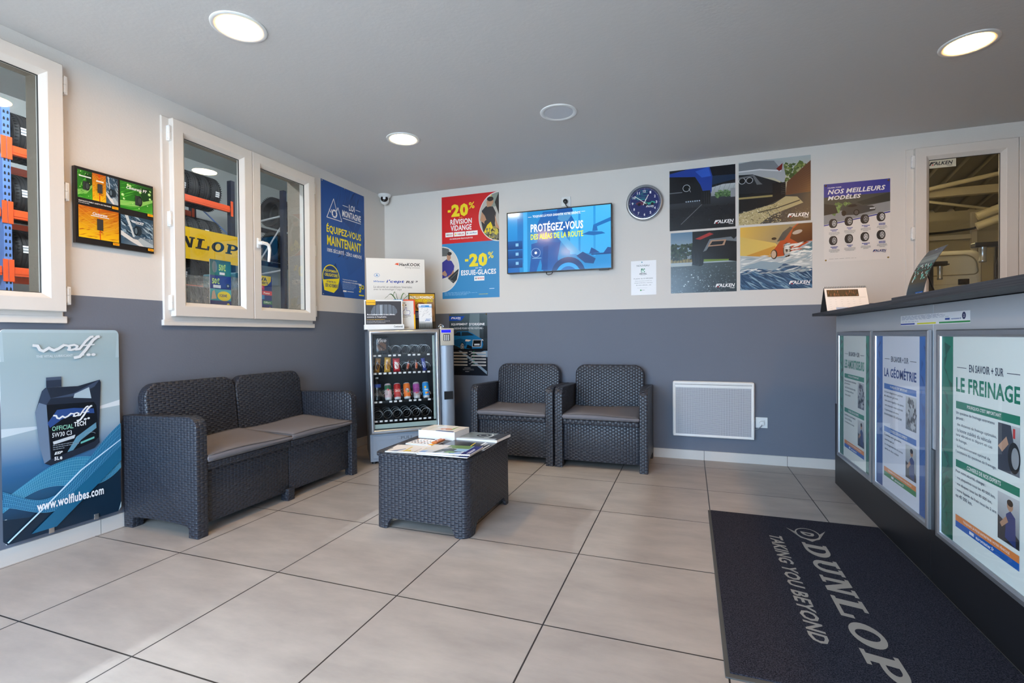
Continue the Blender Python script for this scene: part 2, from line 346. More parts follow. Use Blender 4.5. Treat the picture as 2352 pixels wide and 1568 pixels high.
    def falken(s, x0, y0, x1, y1, c='f2f2f2'):                           # the tyre maker's wordmark
        w_ = x1-x0; hh = y1-y0; b = y0+hh*.3
        s.text('ALKEN', x0+w_*.2, b, x1, y1, c, .035, .25)
        s.poly([(x0+.01*w_, b), (x0+.05*w_, b+.45*hh), (x0+.09*w_, y1), (x0+.30*w_, y1), (x0+.27*w_, y1-.17*hh), (x0+.15*w_, y1-.17*hh), (x0+.13*w_, b+.48*hh), (x0+.2*w_, b+.48*hh), (x0+.18*w_, b+.3*hh), (x0+.1*w_, b+.3*hh), (x0+.07*w_, b)], c)
        s.poly([(x0+.1*w_, b+.02*hh), (x0+.2*w_, b+.02*hh), (x0+.17*w_, b+.25*hh)], 'c8202a')
        s.text('TYRES', x0+w_*.74, y0, x1-.02*w_, y0+hh*.2, c, .04, .2); return s
    def slab(s, word, x0, y0, x1, y1, c, sh=.28):                       # heavy slanted slab-serif capitals
        n = len(word); pitch = (x1-x0)/(n-.06); cw = pitch*.96; hh = y1-y0; s.z += s.st
        for i, ch in enumerate(word):
            ox = x0+i*pitch
            def q(*pts): s.poly([(ox + (px*.90 + (py-.0)*.14)*cw if sh else ox+px*cw, y0+py*hh) for px, py in pts], c, False)
            def r(a, b, d, e): q((a, b), (d, b), (d, e), (a, e))
            def ring(cx, cy, ro, so, ri, si, a0, a1, m=14):
                for k in range(m):
                    t, u = a0+(a1-a0)*k/m, a0+(a1-a0)*(k+1)/m
                    q((cx+ri*math.cos(t), cy+si*math.sin(t)), (cx+ro*math.cos(t), cy+so*math.sin(t)), (cx+ro*math.cos(u), cy+so*math.sin(u)), (cx+ri*math.cos(u), cy+si*math.sin(u)))
            if ch == 'D': r(.1, 0, .36, 1); r(0, 0, .46, .15); r(0, .85, .46, 1); ring(.45, .5, .55, .5, .25, .35, -PI/2, PI/2)
            if ch == 'U': r(.1, .36, .36, 1); r(0, .86, .48, 1); r(.70, .36, .9, 1); r(.58, .86, 1, 1); ring(.5, .38, .40, .38, .18, .22, PI, 2*PI)
            if ch == 'N': r(.1, 0, .29, 1); r(0, 0, .42, .13); r(0, .87, .3, 1); q((.16, 1), (.42, 1), (.9, 0), (.66, 0)); r(.73, 0, .9, 1); r(.6, .87, 1, 1)
            if ch == 'L': r(.12, 0, .4, 1); r(0, .87, .56, 1); r(0, 0, 1, .15); r(.84, .15, 1, .42)
            if ch == 'O': ring(.5, .5, .5, .5, .22, .34, 0, 2*PI, 28)
            if ch == 'P': r(.12, 0, .4, 1); r(0, 0, .54, .13); r(0, .87, .5, 1); ring(.5, .68, .48, .32, .2, .17, -PI/2, PI/2); r(.36, .36, .52, .51); r(.36, .85, .52, 1)
        return s
    def build(s, name, mw, mats='print', label=None, cat=None, group=None, back=.0012, backcol='d8d8d6', parent=None):
        if back: s.mb.box(0, 0, -back, s.w, s.h, 0, 0, lin(backcol))
        o = s.mb.build(name, mats, None, None, None)
        if parent: o.parent = parent; o.matrix_local = mw
        else: o.matrix_world = mw
        return tag(o, label, cat, group)
def LW(y, z, x=.0015): return basis((0, 1, 0), (0, 0, 1), (x, y, z))
def BW(x, z, y=-.0015): return basis((1, 0, 0), (0, 0, 1), (x, y, z))
sc.cycles.use_denoising = True
sc.cycles.max_bounces = 10; sc.cycles.diffuse_bounces = 5; sc.cycles.transparent_max_bounces = 12; sc.cycles.sample_clamp_indirect = 8
# ============================================================ room shell
def slab_with_holes(u0, u1, z0, z1, holes, t, mi=0):
    """panel in local XY (u, z), thickness along -Z, with rectangular holes"""
    us = sorted({u0, u1, *[h[0] for h in holes], *[h[2] for h in holes]}); zs = sorted({z0, z1, *[h[1] for h in holes], *[h[3] for h in holes]})
    us = [u for u in us if u0 <= u <= u1]; mb = MB()
    solid = lambda i, j: 0 <= i < len(us)-1 and 0 <= j < len(zs)-1 and not any(h[0]-1e-6 <= us[i] and us[i+1] <= h[2]+1e-6 and h[1]-1e-6 <= zs[j] and zs[j+1] <= h[3]+1e-6 for h in holes)
    for i in range(len(us)-1):
        for j in range(len(zs)-1):
            if not solid(i, j): continue
            a, b, c, d = us[i], us[i+1], zs[j], zs[j+1]
            mb.add([(a, c, 0), (b, c, 0), (b, d, 0), (a, d, 0)], [[0, 1, 2, 3]]); mb.add([(a, c, -t), (b, c, -t), (b, d, -t), (a, d, -t)], [[3, 2, 1, 0]], 1)
            for (ni, nj, p, q) in ((i-1, j, (a, c), (a, d)), (i+1, j, (b, d), (b, c)), (i, j-1, (b, c), (a, c)), (i, j+1, (a, d), (b, d))):
                if not solid(ni, nj): mb.add([(*p, 0), (*q, 0), (*q, -t), (*p, -t)], [[0, 1, 2, 3]], 1)
    return mb
W1 = (-3.97, 1.122, -2.760, 2.363); W2 = (-2.264, 1.120, -1.045, 2.330); W3 = (4.376, 1.12, 5.60, 2.330)
struct(slab_with_holes(FRONT_Y-.2, .0, 0, CEIL, [(a+.02, b+.02, c-.02, d-.02) for a, b, c, d in (W1, W2)], .22).build('wall_left', ['wall', 'plaster'], None, basis((0, 1, 0), (0, 0, 1), (0, 0, 0))))
struct(slab_with_holes(-.22, RIGHT_X, 0, CEIL, [(W3[0]+.02, W3[1]+.02, W3[2]-.02, W3[3]-.02)], .22).build('wall_back', ['wall', 'plaster'], None, basis((1, 0, 0), (0, 0, 1), (0, 0, 0))))
struct(slab_with_holes(-RIGHT_X, .2, 0, CEIL, [(-DOOR[1], .0, -DOOR[0], DOOR[2])], .2).build('wall_front', ['wall', 'wall'], None, basis((-1, 0, 0), (0, 0, 1), (0, FRONT_Y, 0))))
struct(MB().box(RIGHT_X, FRONT_Y-.2, 0, RIGHT_X+.2, .22, CEIL).build('wall_right', 'wall'))
struct(MB().box(-.22, FRONT_Y-.2, CEIL, RIGHT_X+.2, .22, CEIL+.12).build('ceiling', 'ceiling'))
struct(MB().box(0, FRONT_Y-.2, -.1, RIGHT_X, 0, 0).build('floor', 'tiles'))
struct(MB().box(-6, FRONT_Y-14, -.14, 12, FRONT_Y-.2, -.02).build('trim_1_bounce_paving', mat('pale_bounce_paving', 'bcb9b2', .9)))  # unseen paving, added pale to bounce light up to the ceiling
fr = MB(); gp = MB()                                                   # shopfront glazing behind the camera
for k in range(3):
    x0 = DOOR[0]+(DOOR[1]-DOOR[0])*k/3; x1 = x0+(DOOR[1]-DOOR[0])/3
    fr.ring(x0, 0, x1, DOOR[2], [(0, -.02), (0, .05), (.06, .05), (.06, -.02)], xf=basis((1, 0, 0), (0, 0, 1), (0, FRONT_Y-.05, 0)))
struct(fr.build('window_4', 'alu'))
# skirting tiles, each with its joint
def skirting(name, u0, u1, joints, xf):
    mb = MB(); cuts = [u0] + [j for j in joints if u0 < j < u1] + [u1]
    for a, b in zip(cuts, cuts[1:]): mb.box(a+.0015, 0, 0, b-.0015, .0755, .009, 0)
    mb.box(u0, 0, 0, u1, .0745, .005, 1); struct(mb.build(name, ['skirt', 'joint'], None, xf))
skirting('baseboard_left', FRONT_Y, -.01, [-5.01, -4.41, -3.81, -3.21, -2.61, -2.01, -1.41, -.81, -.21], LW(0, 0, 0))
skirting('baseboard_back', .01, RIGHT_X, [.62, 1.22, 1.82, 2.42, 3.0229, 3.6229, 4.2229, 4.8229, 5.4], BW(0, 0, 0))

# ============================================================ PVC windows
def sash(parent, name, u0, z0, u1, z1, hinge_u, handle=None, handle_pt=None):
    s_ = sub(name, MB().ring(u0, z0, u1, z1, [(0, .008), (0, .044), (.003, .047), (.062, .047), (.066, .044), (.086, .022), (.086, .0)], 0).ring(u0+.083, z0+.083, u1-.083, z1-.083, [(0, .012), (0, .021), (.006, .018), (.006, .012)], 1), ['pvc', 'seal'], parent)
    sub('glass_pane', MB().add([(u0+.083, z0+.083, .010), (u1-.083, z0+.083, .010), (u1-.083, z1-.083, .010), (u0+.083, z1-.083, .010)], [[0, 1, 2, 3]]), 'glass', s_)
    sg = 1 if hinge_u < (u0+u1)/2 else -1
    for z in (z0+.08, (z0+z1)/2-.01, z1-.09):
        h = MB(); xf = Matrix.Translation((hinge_u - sg*.012, z, .030))
        h.lathe([(.0095, -.036), (.0095, -.003), (.0075, -.002), (.0075, .002), (.0095, .003), (.0095, .036)], 12, xf=xf @ Matrix.Rotation(-PI/2, 4, 'X'))
        h.box(-.004, -.044, -.02, .012, .044, .006, xf=xf, r=.002); h.lathe([(.004, -.046), (.004, .046)], 8, xf=xf @ Matrix.Rotation(-PI/2, 4, 'X'))
        sub('hinge', h, 'white', s_, 40)
    if handle:
        hx, hz, d = handle; hm = MB().box(-.016, -.036, .047, .016, .036, .058, r=.006, seg=3).lathe([(.014, .055), (.013, .085), (.012, .092), (0, .094)], 16)
        hm.tube([(0, 0, .085), (d*.03, -.002, .092), (d*.046, -.012, .094), (d*.052, -.04, .095), (d*.050, -.09, .094), (d*.046, -.128, .092)], [.012, .0125, .0115, .0105, .010, .009], 12)
        sub('window_handle', hm, 'white', s_, 50, Matrix.Translation((hx, hz, 0)))
    return s_
def window(name, rect, xf, mids, handle):
    u0, z0, u1, z1 = rect
    f = struct(MB().ring(u0, z0, u1, z1, [(0, -.06), (0, .009), (.004, .012), (.05, .012), (.055, .0), (.055, -.06)]).box(u0-.008, z0-.022, -.01, u1+.012, z0+.012, .02, r=.003).build(name, 'pvc', None, None, None)); f.matrix_world = xf
    sash(f, 'left_sash', u0+.043, z0+.034, mids, z1-.006, u0+.043, handle[0]); sash(f, 'right_sash', mids+.004, z0+.034, u1-.004, z1-.006, u1-.004, handle[1]); return f
LF = basis((0, 1, 0), (0, 0, 1), (0, 0, 0)); BF = basis((1, 0, 0), (0, 0, 1), (0, 0, 0))
window('window_1', W1, LF, -3.36, (None, None)); window('window_2', W2, LF, -1.6575, (None, (-1.615, 1.690, 1)))
window('window_3', W3, BF, 4.986, (None, (5.03, 1.62, 1)))

# ============================================================ ceiling
def downlight(x, y, lab, on=None):
    e = empty('ceiling_lamp', (x, y, CEIL), lab, 'lamp', 'round recessed ceiling lamps')
    sub('trim_ring', MB().lathe([(.118, 0), (.117, -.004), (.112, -.007), (.094, -.005), (.090, -.001)], 48, cap=False), 'white', e, 40)
    sub('diffuser', MB().add([(.0905*math.cos(a*PI/24), .0905*math.sin(a*PI/24), -.003) for a in range(48)], [list(range(48))[::-1]]), on or 'lampoff', e); return e
downlight(.982, -2.585, 'lit warm round ceiling lamp, nearest one above the two-seat sofa', 'lamp')
downlight(.985, -1.214, 'small-looking lit round ceiling lamp above the vending machine corner', 'lampcool')
downlight(4.207, -1.249, 'lit warm round ceiling lamp above the reception counter', 'lamp')
downlight(2.135, -1.231, 'unlit round ceiling lamp in front of the television')
downlight(.982, -3.95, 'lit round ceiling lamp over the entrance side, by the window wall', 'lamp')
downlight(4.207, -3.95, 'added unseen lit ceiling lamp over the entrance end of the counter', 'lamp')  # unseen lamp added for more light and reflections
downlight(4.207, -2.585, 'added unseen lit ceiling lamp above the middle of the counter', 'lamp')  # unseen lamp added to warm and brighten the counter side
e = empty('security_camera', (.052, -.072, CEIL), 'white dome security camera in the ceiling corner', 'camera')
sub('mount_base', MB().lathe([(.062, 0), (.062, -.014), (.056, -.022), (.044, -.03), (.040, -.046), (.0, -.046)], 32), 'white', e, 40)
R_ = Matrix.Translation((.004, -.006, -.058)) @ Matrix.Rotation(math.radians(28), 4, 'Z') @ Matrix.Rotation(math.radians(72), 4, 'X')
b = bmesh.new(); bmesh.ops.create_uvsphere(b, u_segments=28, v_segments=16, radius=.043); sub('eyeball', MB().bm(b), 'white', e, 60, Matrix.Translation((.004, -.006, -.058)))
sub('lens', MB().lathe([(.0, .041), (.02, .040), (.029, .037), (.031, .034), (.030, .028)], 28, cap=False).lathe([(.029, .038), (.034, .037), (.036, .028)], 28, cap=False), 'lens', e, 50, R_)

# ============================================================ wall-mounted kit
e = empty('television', BW(1.345, 1.588, -.055), 'wall-mounted flat television showing a blue garage advert', 'television')
TW, TH = .952, .556
sub('casing', MB().box(0, 0, -.04, TW, TH, 0, r=.006).box(.3, .15, -.05, .65, .42, -.04), 'black', e)
sub('bezel', MB().ring(0, 0, TW, TH, [(0, -.002), (0, .004), (.002, .005), (.009, .005), (.009, .001)]).box(TW*.88, -.008, -.02, TW*.97, .004, .003, r=.003), 'black', e)
a = Art(TW-.018, TH-.018, '1f86c8', z0=.001)
a.rect(0, 0, .12, 1, ['1b62b0', '2d9be0']); a.rect(.10, .15, .16, .9, '2277c0'); a.rect(.16, 0, .2, 1, '3ba6e6'); a.rect(.62, .25, 1, 1, ['38a6ea', '49b4ee']); a.rect(.7, .2, .72, .95, '2a8fd6'); a.rect(.84, .2, .86, 1, '2f96da')
a.poly([(.30, .78), (.36, .98), (.60, .98), (.66, .80), (.60, .55), (.55, .46), (.30, .46)], '1c62ad'); a.poly([(.50, .84), (.53, 1), (.63, 1), (.64, .9), (.60, .80), (.54, .79)], '4a8fc4'); a.poly([(.49, .93), (.5, 1), (.64, 1), (.65, .94)], '16509a')
a.poly([(.24, .46), (.30, .48), (.53, .46), (.5, .2), (.52, .02), (.36, .0), (.33, .2), (.29, 0), (.22, 0), (.24, .3)], '1d57a2'); a.poly([(.36, .40), (.41, .42), (.40, .02), (.34, .02)], '174a92')
a.poly([(.45, .62), (.52, .50), (.60, .33), (.70, .22), (.73, .26), (.66, .38), (.58, .54), (.54, .66)], '4aa3da'); a.poly([(.68, .22), (.74, .28), (.86, .16), (.84, .08), (.76, .10)], '16457f')
a.ell(.60, -.05, .16, .26, '123e78'); a.ell(.60, -.07, .115, .19, '2f9be2'); a.ell(.60, -.08, .085, .14, '1b62aa')
for k in range(3): a.rect(0, .08+k*.155, .15, .22+k*.155, ['123f7c', '1d5aa0']); a.rect(.08, .13+k*.155, .11, .18+k*.155, '7fb8dc')
a.rect(.82, .22, 1, .24, '123f7c'); a.poly([(.80, .24), (.82, .34), (.86, .30), (.9, .25)], '174a8c'); a.poly([(.93, .24), (.97, .33), (1, .32), (1, .24)], '174a8c')
a.poly([(.73, .56), (.80, .60), (.92, .58), (.95, .55), (.84, .53)], '1d66ae'); a.poly([(.83, .60), (.84, .7), (.87, .7), (.88, .6)], '1d66ae'); a.poly([(.84, .70), (1, .80), (1, .74), (.86, .66)], '1f6cb6')
a.circ(.285, .31, .038, '1c4f96'); a.arc(.285, .31, .045, .075, .002, 'bfe0f4'); a.circ(.285, .31, .013, 'e8f6fc'); a.rect(.25, .215, .34, .225, '7fb8dc')
a.text('TOUJOURS LÀ POUR GARANTIR VOTRE SÉRÉNITÉ', .255, .885, .72, .945, 'f4f9fc', .02); a.rect(.21, .908, .245, .914, 'f4f9fc'); a.rect(.73, .925, .765, .931, 'f4f9fc')
a.text('PROTÉGEZ-VOUS', .235, .655, .745, .82, 'f6fafc', .03); a.text('DES ALÉAS DE LA ROUTE', .235, .53, .745, .645, 'e8f02a', .02)
a.build('lit_screen', Matrix.Translation((.009, .009, 0)), 'screen', parent=e, back=0)
e = empty('wall_socket', BW(1.845, 2.165, -.001), 'white wall socket with a black plug above the television', 'socket')
sub('face_plate', MB().box(0, 0, 0, .085, .085, .009, r=.003), 'white', e); sub('plug', MB().lathe([(.02, 0), (.019, .03), (.01, .036), (0, .036)], 16, xf=Matrix.Translation((.042, .04, .008))).tube([(.042, .036, .03), (.045, .01, .034), (.06, -.012, .022), (.06, -.06, .008)], .004), 'black', e, 50)
mb = MB().tube([(1.71, -.03, 1.605), (1.715, -.05, 1.572), (1.735, -.055, 1.562), (1.765, -.05, 1.57), (1.775, -.03, 1.605)], .0035); tag(mb.build('television_cable', 'black', None, None, 60), 'short loop of black cable hanging below the television', 'cable')
# clock
e = empty('wall_clock', BW(2.562, 2.128, -.002), 'round wall clock with silver rim and blue racing-car dial', 'clock')
sub('rim', MB().lathe([(.150, 0), (.1515, .012), (.149, .026), (.142, .034), (.132, .034), (.127, .026), (.125, .018)], 64, cap=False), 'alu', e, 50)
sub('case_back', MB().lathe([(.140, 0), (.140, .016), (0, .016)], 48), 'black', e, 40)
a = Art(.252, .252, None, z0=.0165); a.circ(.5, .5, .5, '232a63', n=64)
for i in range(26):
    y = rnd.uniform(.48, .93); hw = math.sqrt(max(0, .25-(y-.5)**2)); x0 = .5-hw*rnd.uniform(.2, .95); a.rect(x0, y, min(x0+rnd.uniform(.1, .35), .5+hw*.75), y+.012, rnd.choice(['2f8c8c', '1f6f7c', '2a4f86', '38a09a']))
a.ell(.42, .49, .2, .06, '5a2440'); a.ell(.33, .46, .05, .05, '16162a'); a.ell(.66, .49, .19, .055, '3aa08c'); a.ell(.75, .45, .05, .05, '14142a'); a.ell(.55, .45, .05, .05, '14142a'); a.ell(.64, .53, .08, .03, '1b3050')
for k in range(60): t_ = k*PI/30; a.line([(.5+.465*math.sin(t_), .5+.465*math.cos(t_)), (.5+.485*math.sin(t_), .5+.485*math.cos(t_))], .0028 if k % 5 == 0 else .0014, 'f0f0f2')
for k in range(1, 13):
    t_ = k*PI/6; cx, cy = .5+.385*math.sin(t_), .5+.385*math.cos(t_); wd = .085 if k > 9 else .05; a.text(str(k), cx-wd/2, cy-.042, cx+wd/2, cy+.042, 'f4f4f6', .02)
a.falken(.55, .32, .8, .40)
a.build('dial', Matrix.Translation((-.126, -.126, 0)), 'gloss', parent=e, back=0)
def hand(nm, ang, L, wd, z):
    q = MB().prism([(-wd/2, -.022), (wd/2, -.022), (wd/2, L*.97), (0, L), (-wd/2, L*.97)], z, z+.0012); sub(nm, q, 'white', e, None, Matrix.Rotation(-ang, 4, 'Z'))
hand('hour_hand', math.radians(27), .073, .006, .022); hand('minute_hand', math.radians(307), .1, .0045, .024); hand('second_hand', math.radians(20), .03, .002, .026)
sub('hub', MB().lathe([(.006, .02), (.006, .028), (0, .029)], 16), 'white', e)
# radiator
e = empty('radiator', BW(2.781, .192, -.035), 'white wall-mounted radiant panel heater with perforated front', 'heater')
RW, RH = .611, .453
sub('casing', MB().box(0, 0, -.03, RW, RH, .015, r=.018, seg=4).box(.1, .08, -.035, .5, .38, -.03), 'white', e, 40)
sub('front_frame', MB().ring(.004, .004, RW-.004, RH-.004, [(0, .012), (.002, .019), (.01, .021), (.018, .019), (.022, .014)]).box(.02, RH-.048, .012, RW-.02, RH-.004, .019, r=.002).box(.02, RH-.028, .0195, RW-.02, RH-.025, .0205, 1), ['white', 'seal'], e)
sub('grille', MB().box(.026, .016, .012, RW-.026, RH-.052, .0165), 'perf', e)
e = empty('wall_socket', BW(3.401, .286, -.001), 'white wall socket beside the panel heater with its plug and cord', 'socket')
sub('face_plate', MB().box(0, 0, 0, .086, .084, .009, r=.003).ring(.02, .02, .066, .064, [(0, .009), (.002, .0105), (.004, .009)]), 'white', e); sub('plug', MB().lathe([(.017, .008), (.016, .03), (0, .031)], 20, xf=Matrix.Translation((.043, .040, 0))), 'white', e, 40)
sub('cord', MB().tube([(.043, .036, .026), (.04, .02, .03), (.02, -.002, .028), (-.012, -.016, .012)], .0035).tube([(-.009, .075, .01), (-.002, .065, .012), (-.009, .052, .01)], .0035), 'grey', e, 60)
# ============================================================ woven resin seating
RS = math.radians
def arm_mb(D, H, th, left_x, drop=.014):
    """side panel with rounded front top corner and feet; profile in (depth, height)"""
    R = .062; P = []
    P += [(0, 0), (.065, 0), (.065, .045), (.075, .056)]
    P += [(.065+(D-.13)*k/8, .057+.010*math.sin(PI*k/8)) for k in range(1, 8)]
    P += [(D-.075, .056), (D-.065, .045), (D-.065, 0), (D, 0)]
    P += [(D-R+R*math.cos(a), H-R+R*math.sin(a)) for a in [PI/2*k/6 for k in range(7)]]
    P += [(0, H-drop)]
    return MB().prism([(-x, z) for x, z in P], 0, th, xf=basis((0, 1, 0), (0, 0, 1), (left_x, 0, 0)), r=.006)
def cushion_mb(x0, x1, y0, y1, z, th, seed):
    r = random.Random(seed); b = bmesh.new(); n, k = 18, 16; tv = []; bv = []
    for j in range(k+1):
        for i in range(n+1):
            u, v = i/n, j/k; e = min(u, 1-u, v, 1-v); puff = 1-math.exp(-e*16)
            x = x0+(x1-x0)*u; y = y0+(y1-y0)*v
            cx = min(u, 1-u); cy = min(v, 1-v)
            tv.append(b.verts.new((x, y, z+th*(.80+.20*puff)+.007*math.sin(5*u+r.random()*.1)*math.sin(4*v+1)+.012*v))); bv.append(b.verts.new((x, y, z+.006*(1-puff))))
    for j in range(k):
        for i in range(n):
            a = j*(n+1)+i; q = (a, a+1, a+n+2, a+n+1); b.faces.new([tv[t] for t in q]); b.faces.new([bv[t] for t in q][::-1])
    edge = [i for i in range(n+1)] + [(j+1)*(n+1)-1 for j in range(1, k+1)] + [k*(n+1)+i for i in range(n-1, -1, -1)] + [j*(n+1) for j in range(k-1, 0, -1)]
    mid = [b.verts.new(((tv[e].co+bv[e].co)/2) + V((-.008 if e % (n+1) == 0 else .008 if e % (n+1) == n else 0), (-.008 if e < n+1 else .006 if e >= k*(n+1) else 0), 0)) for e in edge]
    for i in range(len(edge)):
        j = (i+1) % len(edge); b.faces.new([mid[i], mid[j], tv[edge[j]], tv[edge[i]]]); b.faces.new([bv[edge[i]], bv[edge[j]], mid[j], mid[i]])
    pip = [tv[e].co.copy() for e in edge]; pb = [bv[e].co.copy() for e in edge]
    return MB().bm(b), MB().tube(pip, .0035, 6, closed=True).tube(pb, .003, 6, closed=True)
def back_mb(x0, x1, H, z0):
    w_ = x1-x0; R = .085; P = [(0, z0), (w_, z0)] + [(w_-R+R*math.cos(a), H-R+R*math.sin(a)) for a in [PI/2*k/8 for k in range(9)]] + [(R-R*math.sin(a), H-R+R*math.cos(a)) for a in [PI/2*k/8 for k in range(9)]]
    th = .06; mb = MB().prism(P, 0, th, r=0)
    b = bmesh.new(); vs = [b.verts.new((x, y, 0)) for x, y in P]; f = b.faces.new(vs); ret = bmesh.ops.extrude_face_region(b, geom=[f])
    for e in ret['geom']:
        if isinstance(e, bmesh.types.BMVert): e.co.z = th
    bmesh.ops.recalc_face_normals(b, faces=b.faces[:]); top = [e for e in b.edges if e.verts[0].co.z > th-1e-5 and e.verts[1].co.z > th-1e-5]
    bmesh.ops.bevel(b, geom=top, offset=.012, segments=3, affect='EDGES', profile=.5)
    return MB().bm(b, xf=Matrix.Translation((x0, -.045, 0)) @ basis((1, 0, 0), (0, .10, 1), (0, -.052, 0)))
def seating(name, mw, W, n, label, cat, group, T=.063, D=.553):
    e = empty(name, mw, label, cat, group); H = .620
    sub('armrest', arm_mb(D, H, T, 0), 'rattan', e, 35); sub('armrest', arm_mb(D, H, T, W-T), 'rattan', e, 35)
    iw = W-2*T; s_ = iw/n
    for i in range(n):
        x0 = T+i*s_; x1 = x0+s_
        sub('seat_box', MB().box(x0+.002, -D+.03, .054, x1-.002, -D+.055, .345, r=.005).box(x0+.01, -D+.055, .08, x1-.01, -.06, .10), 'rattan', e, 35)
        sub('seat_deck', MB().box(x0+.001, -D+.006, .336, x1-.001, -.03, .376, r=.009, seg=3), 'rattan', e, 35)
        sub('backrest', back_mb(x0+.002, x1-.002, .772, .30), 'rattan', e, 35)
        c, p = cushion_mb(x0+.006, x1-.006, -D+.002, -.115, .375, .046, i+3)
        o = sub('seat_cushion', c, 'cushion', e, 60); o['label'] = 'flat grey fabric seat cushion'; sub('piping', p, 'piping', o, 60)
    if n > 1:
        for i in range(1, n):
            for y0, y1 in ((-D+.012, -D+.07), (-.14, -.08)): sub('foot', MB().box(T+i*s_-.028, y0, 0, T+i*s_+.028, y1, .075, r=.004), 'rattan', e, 35)
    return e
seating('two_seat_sofa', Matrix.Translation((.014, -2.503, 0)) @ Matrix.Rotation(PI/2, 4, 'Z'), 1.282, 2, 'charcoal woven two-seat sofa with grey cushions against the window wall', 'sofa', None)
seating('armchair', Matrix.Translation((1.204, -.018, 0)), .706, 1, 'charcoal woven armchair with grey cushion, next to the vending machine', 'armchair', 'woven armchairs against the back wall', D=.56)
seating('armchair', Matrix.Translation((1.921, -.018, 0)), .706, 1, 'charcoal woven armchair with grey cushion, next to the panel heater', 'armchair', 'woven armchairs against the back wall', D=.56)

# ============================================================ low table
e = empty('coffee_table', (1.592, -1.75, 0), 'low charcoal woven coffee table covered with magazines', 'table')
def rr_loop(w_, d_, r, k=6, m=18):
    P = []; cs = [(w_/2-r, d_/2-r, 0), (-w_/2+r, d_/2-r, PI/2), (-w_/2+r, -d_/2+r, PI), (w_/2-r, -d_/2+r, 1.5*PI)]
    for i, (cx, cy, a0) in enumerate(cs):
        for t_ in range(k+1): a = a0+PI/2*t_/k; P.append((cx+r*math.cos(a), cy+r*math.sin(a)))
        nx = cs[(i+1) % 4]; a1 = nx[2]; q0 = P[-1]; q1 = (nx[0]+r*math.cos(a1), nx[1]+r*math.sin(a1))
        for t_ in range(1, m*2): P.append((q0[0]+(q1[0]-q0[0])*t_/(m*2), q0[1]+(q1[1]-q0[1])*t_/(m*2)))
    return P
tw, td = .552, .626; Lp = rr_loop(tw, td, .05); Li = rr_loop(tw-.03, td-.03, .04)
def zb(p):
    x, y = abs(p[0]), abs(p[1]); s_ = min(max((tw/2-.075-x)/.03, 0), 1) if y > td/2-.03 else 0
    t_ = min(max((td/2-.09-y)/.03, 0), 1) if x > tw/2-.03 else 0; q = max(s_, t_); return .058*math.sqrt(q)*(1 if q < 1 else 1)
n = len(Lp); mb = MB(); zs = [zb(p) for p in Lp]
vs = [(x, y, z) for (x, y), z in zip(Lp, zs)] + [(x*.992, y*.992, .388) for x, y in Lp] + [(x, y, z) for (x, y), z in zip(Li, zs)] + [(x, y, .388) for x, y in Li]
fs = []
for i in range(n):
    j = (i+1) % n; fs += [[i, j, n+j, n+i], [2*n+j, 2*n+i, 3*n+i, 3*n+j], [j, i, 2*n+i, 2*n+j]]
sub('table_body', mb.add(vs, fs), 'rattan', e, 40)
b = rr_loop(tw+.012, td+.012, .055, m=2); sub('table_top', MB().prism(b, .386, .400, r=0).prism([(x*.985, y*.985) for x, y in b], .400, .4035), 'rattan', e, 40)
TZ = .4035
def magazine(name, corners, th, label, art, sag=0, group='magazines on the coffee table', z=TZ, cat='magazine'):
    """corners: front-left, front-right, back-right, back-left on the table top"""
    fl, fr_, br, bl = [Vector((*c, 0)) for c in corners]; w_ = (fr_-fl).length; h_ = (bl-fl).length
    mw = basis(fr_-fl, bl-fl, fl + V(0, 0, z+.0004)); e = empty(name, mw, label, cat, group)
    N = 10; mb = MB()
    for i in range(N):
        u0, u1 = i/N, (i+1)/N; f = lambda u: th - min(.25*th, .0012)*(1-math.sin(PI*min(u*1.3, 1))) + sag*u*u
        g = lambda u: sag*u*u*.7
        mb.add([(u0*w_, 0, g(u0)), (u1*w_, 0, g(u1)), (u1*w_, h_, g(u1)), (u0*w_, h_, g(u0)), (u0*w_, 0, f(u0)), (u1*w_, 0, f(u1)), (u1*w_, h_, f(u1)), (u0*w_, h_, f(u0))], [[3, 2, 1, 0], [0, 1, 5, 4], [2, 3, 7, 6]] + ([[0, 4, 7, 3]] if i == 0 else []) + ([[1, 2, 6, 5]] if i == N-1 else []))
    sub('pages', mb, 'paper', e)
    a = Art(w_, h_, None, z0=0); art(a)
    f = lambda u: th - min(.25*th, .0012)*(1-math.sin(PI*min(u*1.3, 1))) + sag*u*u
    # cover follows the sagging block: subdivide by columns through vertex lift
    a.mb.v = [(x, y, z_ + f(x/w_) + .0006) for x, y, z_ in a.mb.v]
    a.build('cover', Matrix.Identity(4), 'gloss', parent=e, back=0); return e
def strips(a, x0, y0, x1, y1, c, n=12):
    for i in range(n): a.rect(x0+(x1-x0)*i/n, y0, x0+(x1-x0)*(i+1)/n+.002, y1, c, i == 0)
def cov1(a):
    strips(a, 0, 0, 1, 1, 'e8e2da'); a.poly([(.0, .0), (.02, .5), (.6, .62), (.58, .0)], '3a3640'); a.poly([(.08, .03), (.3, .45), (.55, .1), (.2, 0)], '8f9bb0'); a.rect(.35, .05, .7, .75, 'd9c17a'); a.poly([(.3, .1), (.5, .12), (.45, .3)], 'e2c235'); a.rect(.7, 0, 1, 1, '2a2a66'); a.bars(.74, .2, .97, .9, 5, 'f0f0f0', 3, .5); a.rect(0, .85, 1, 1, 'ded8d0')
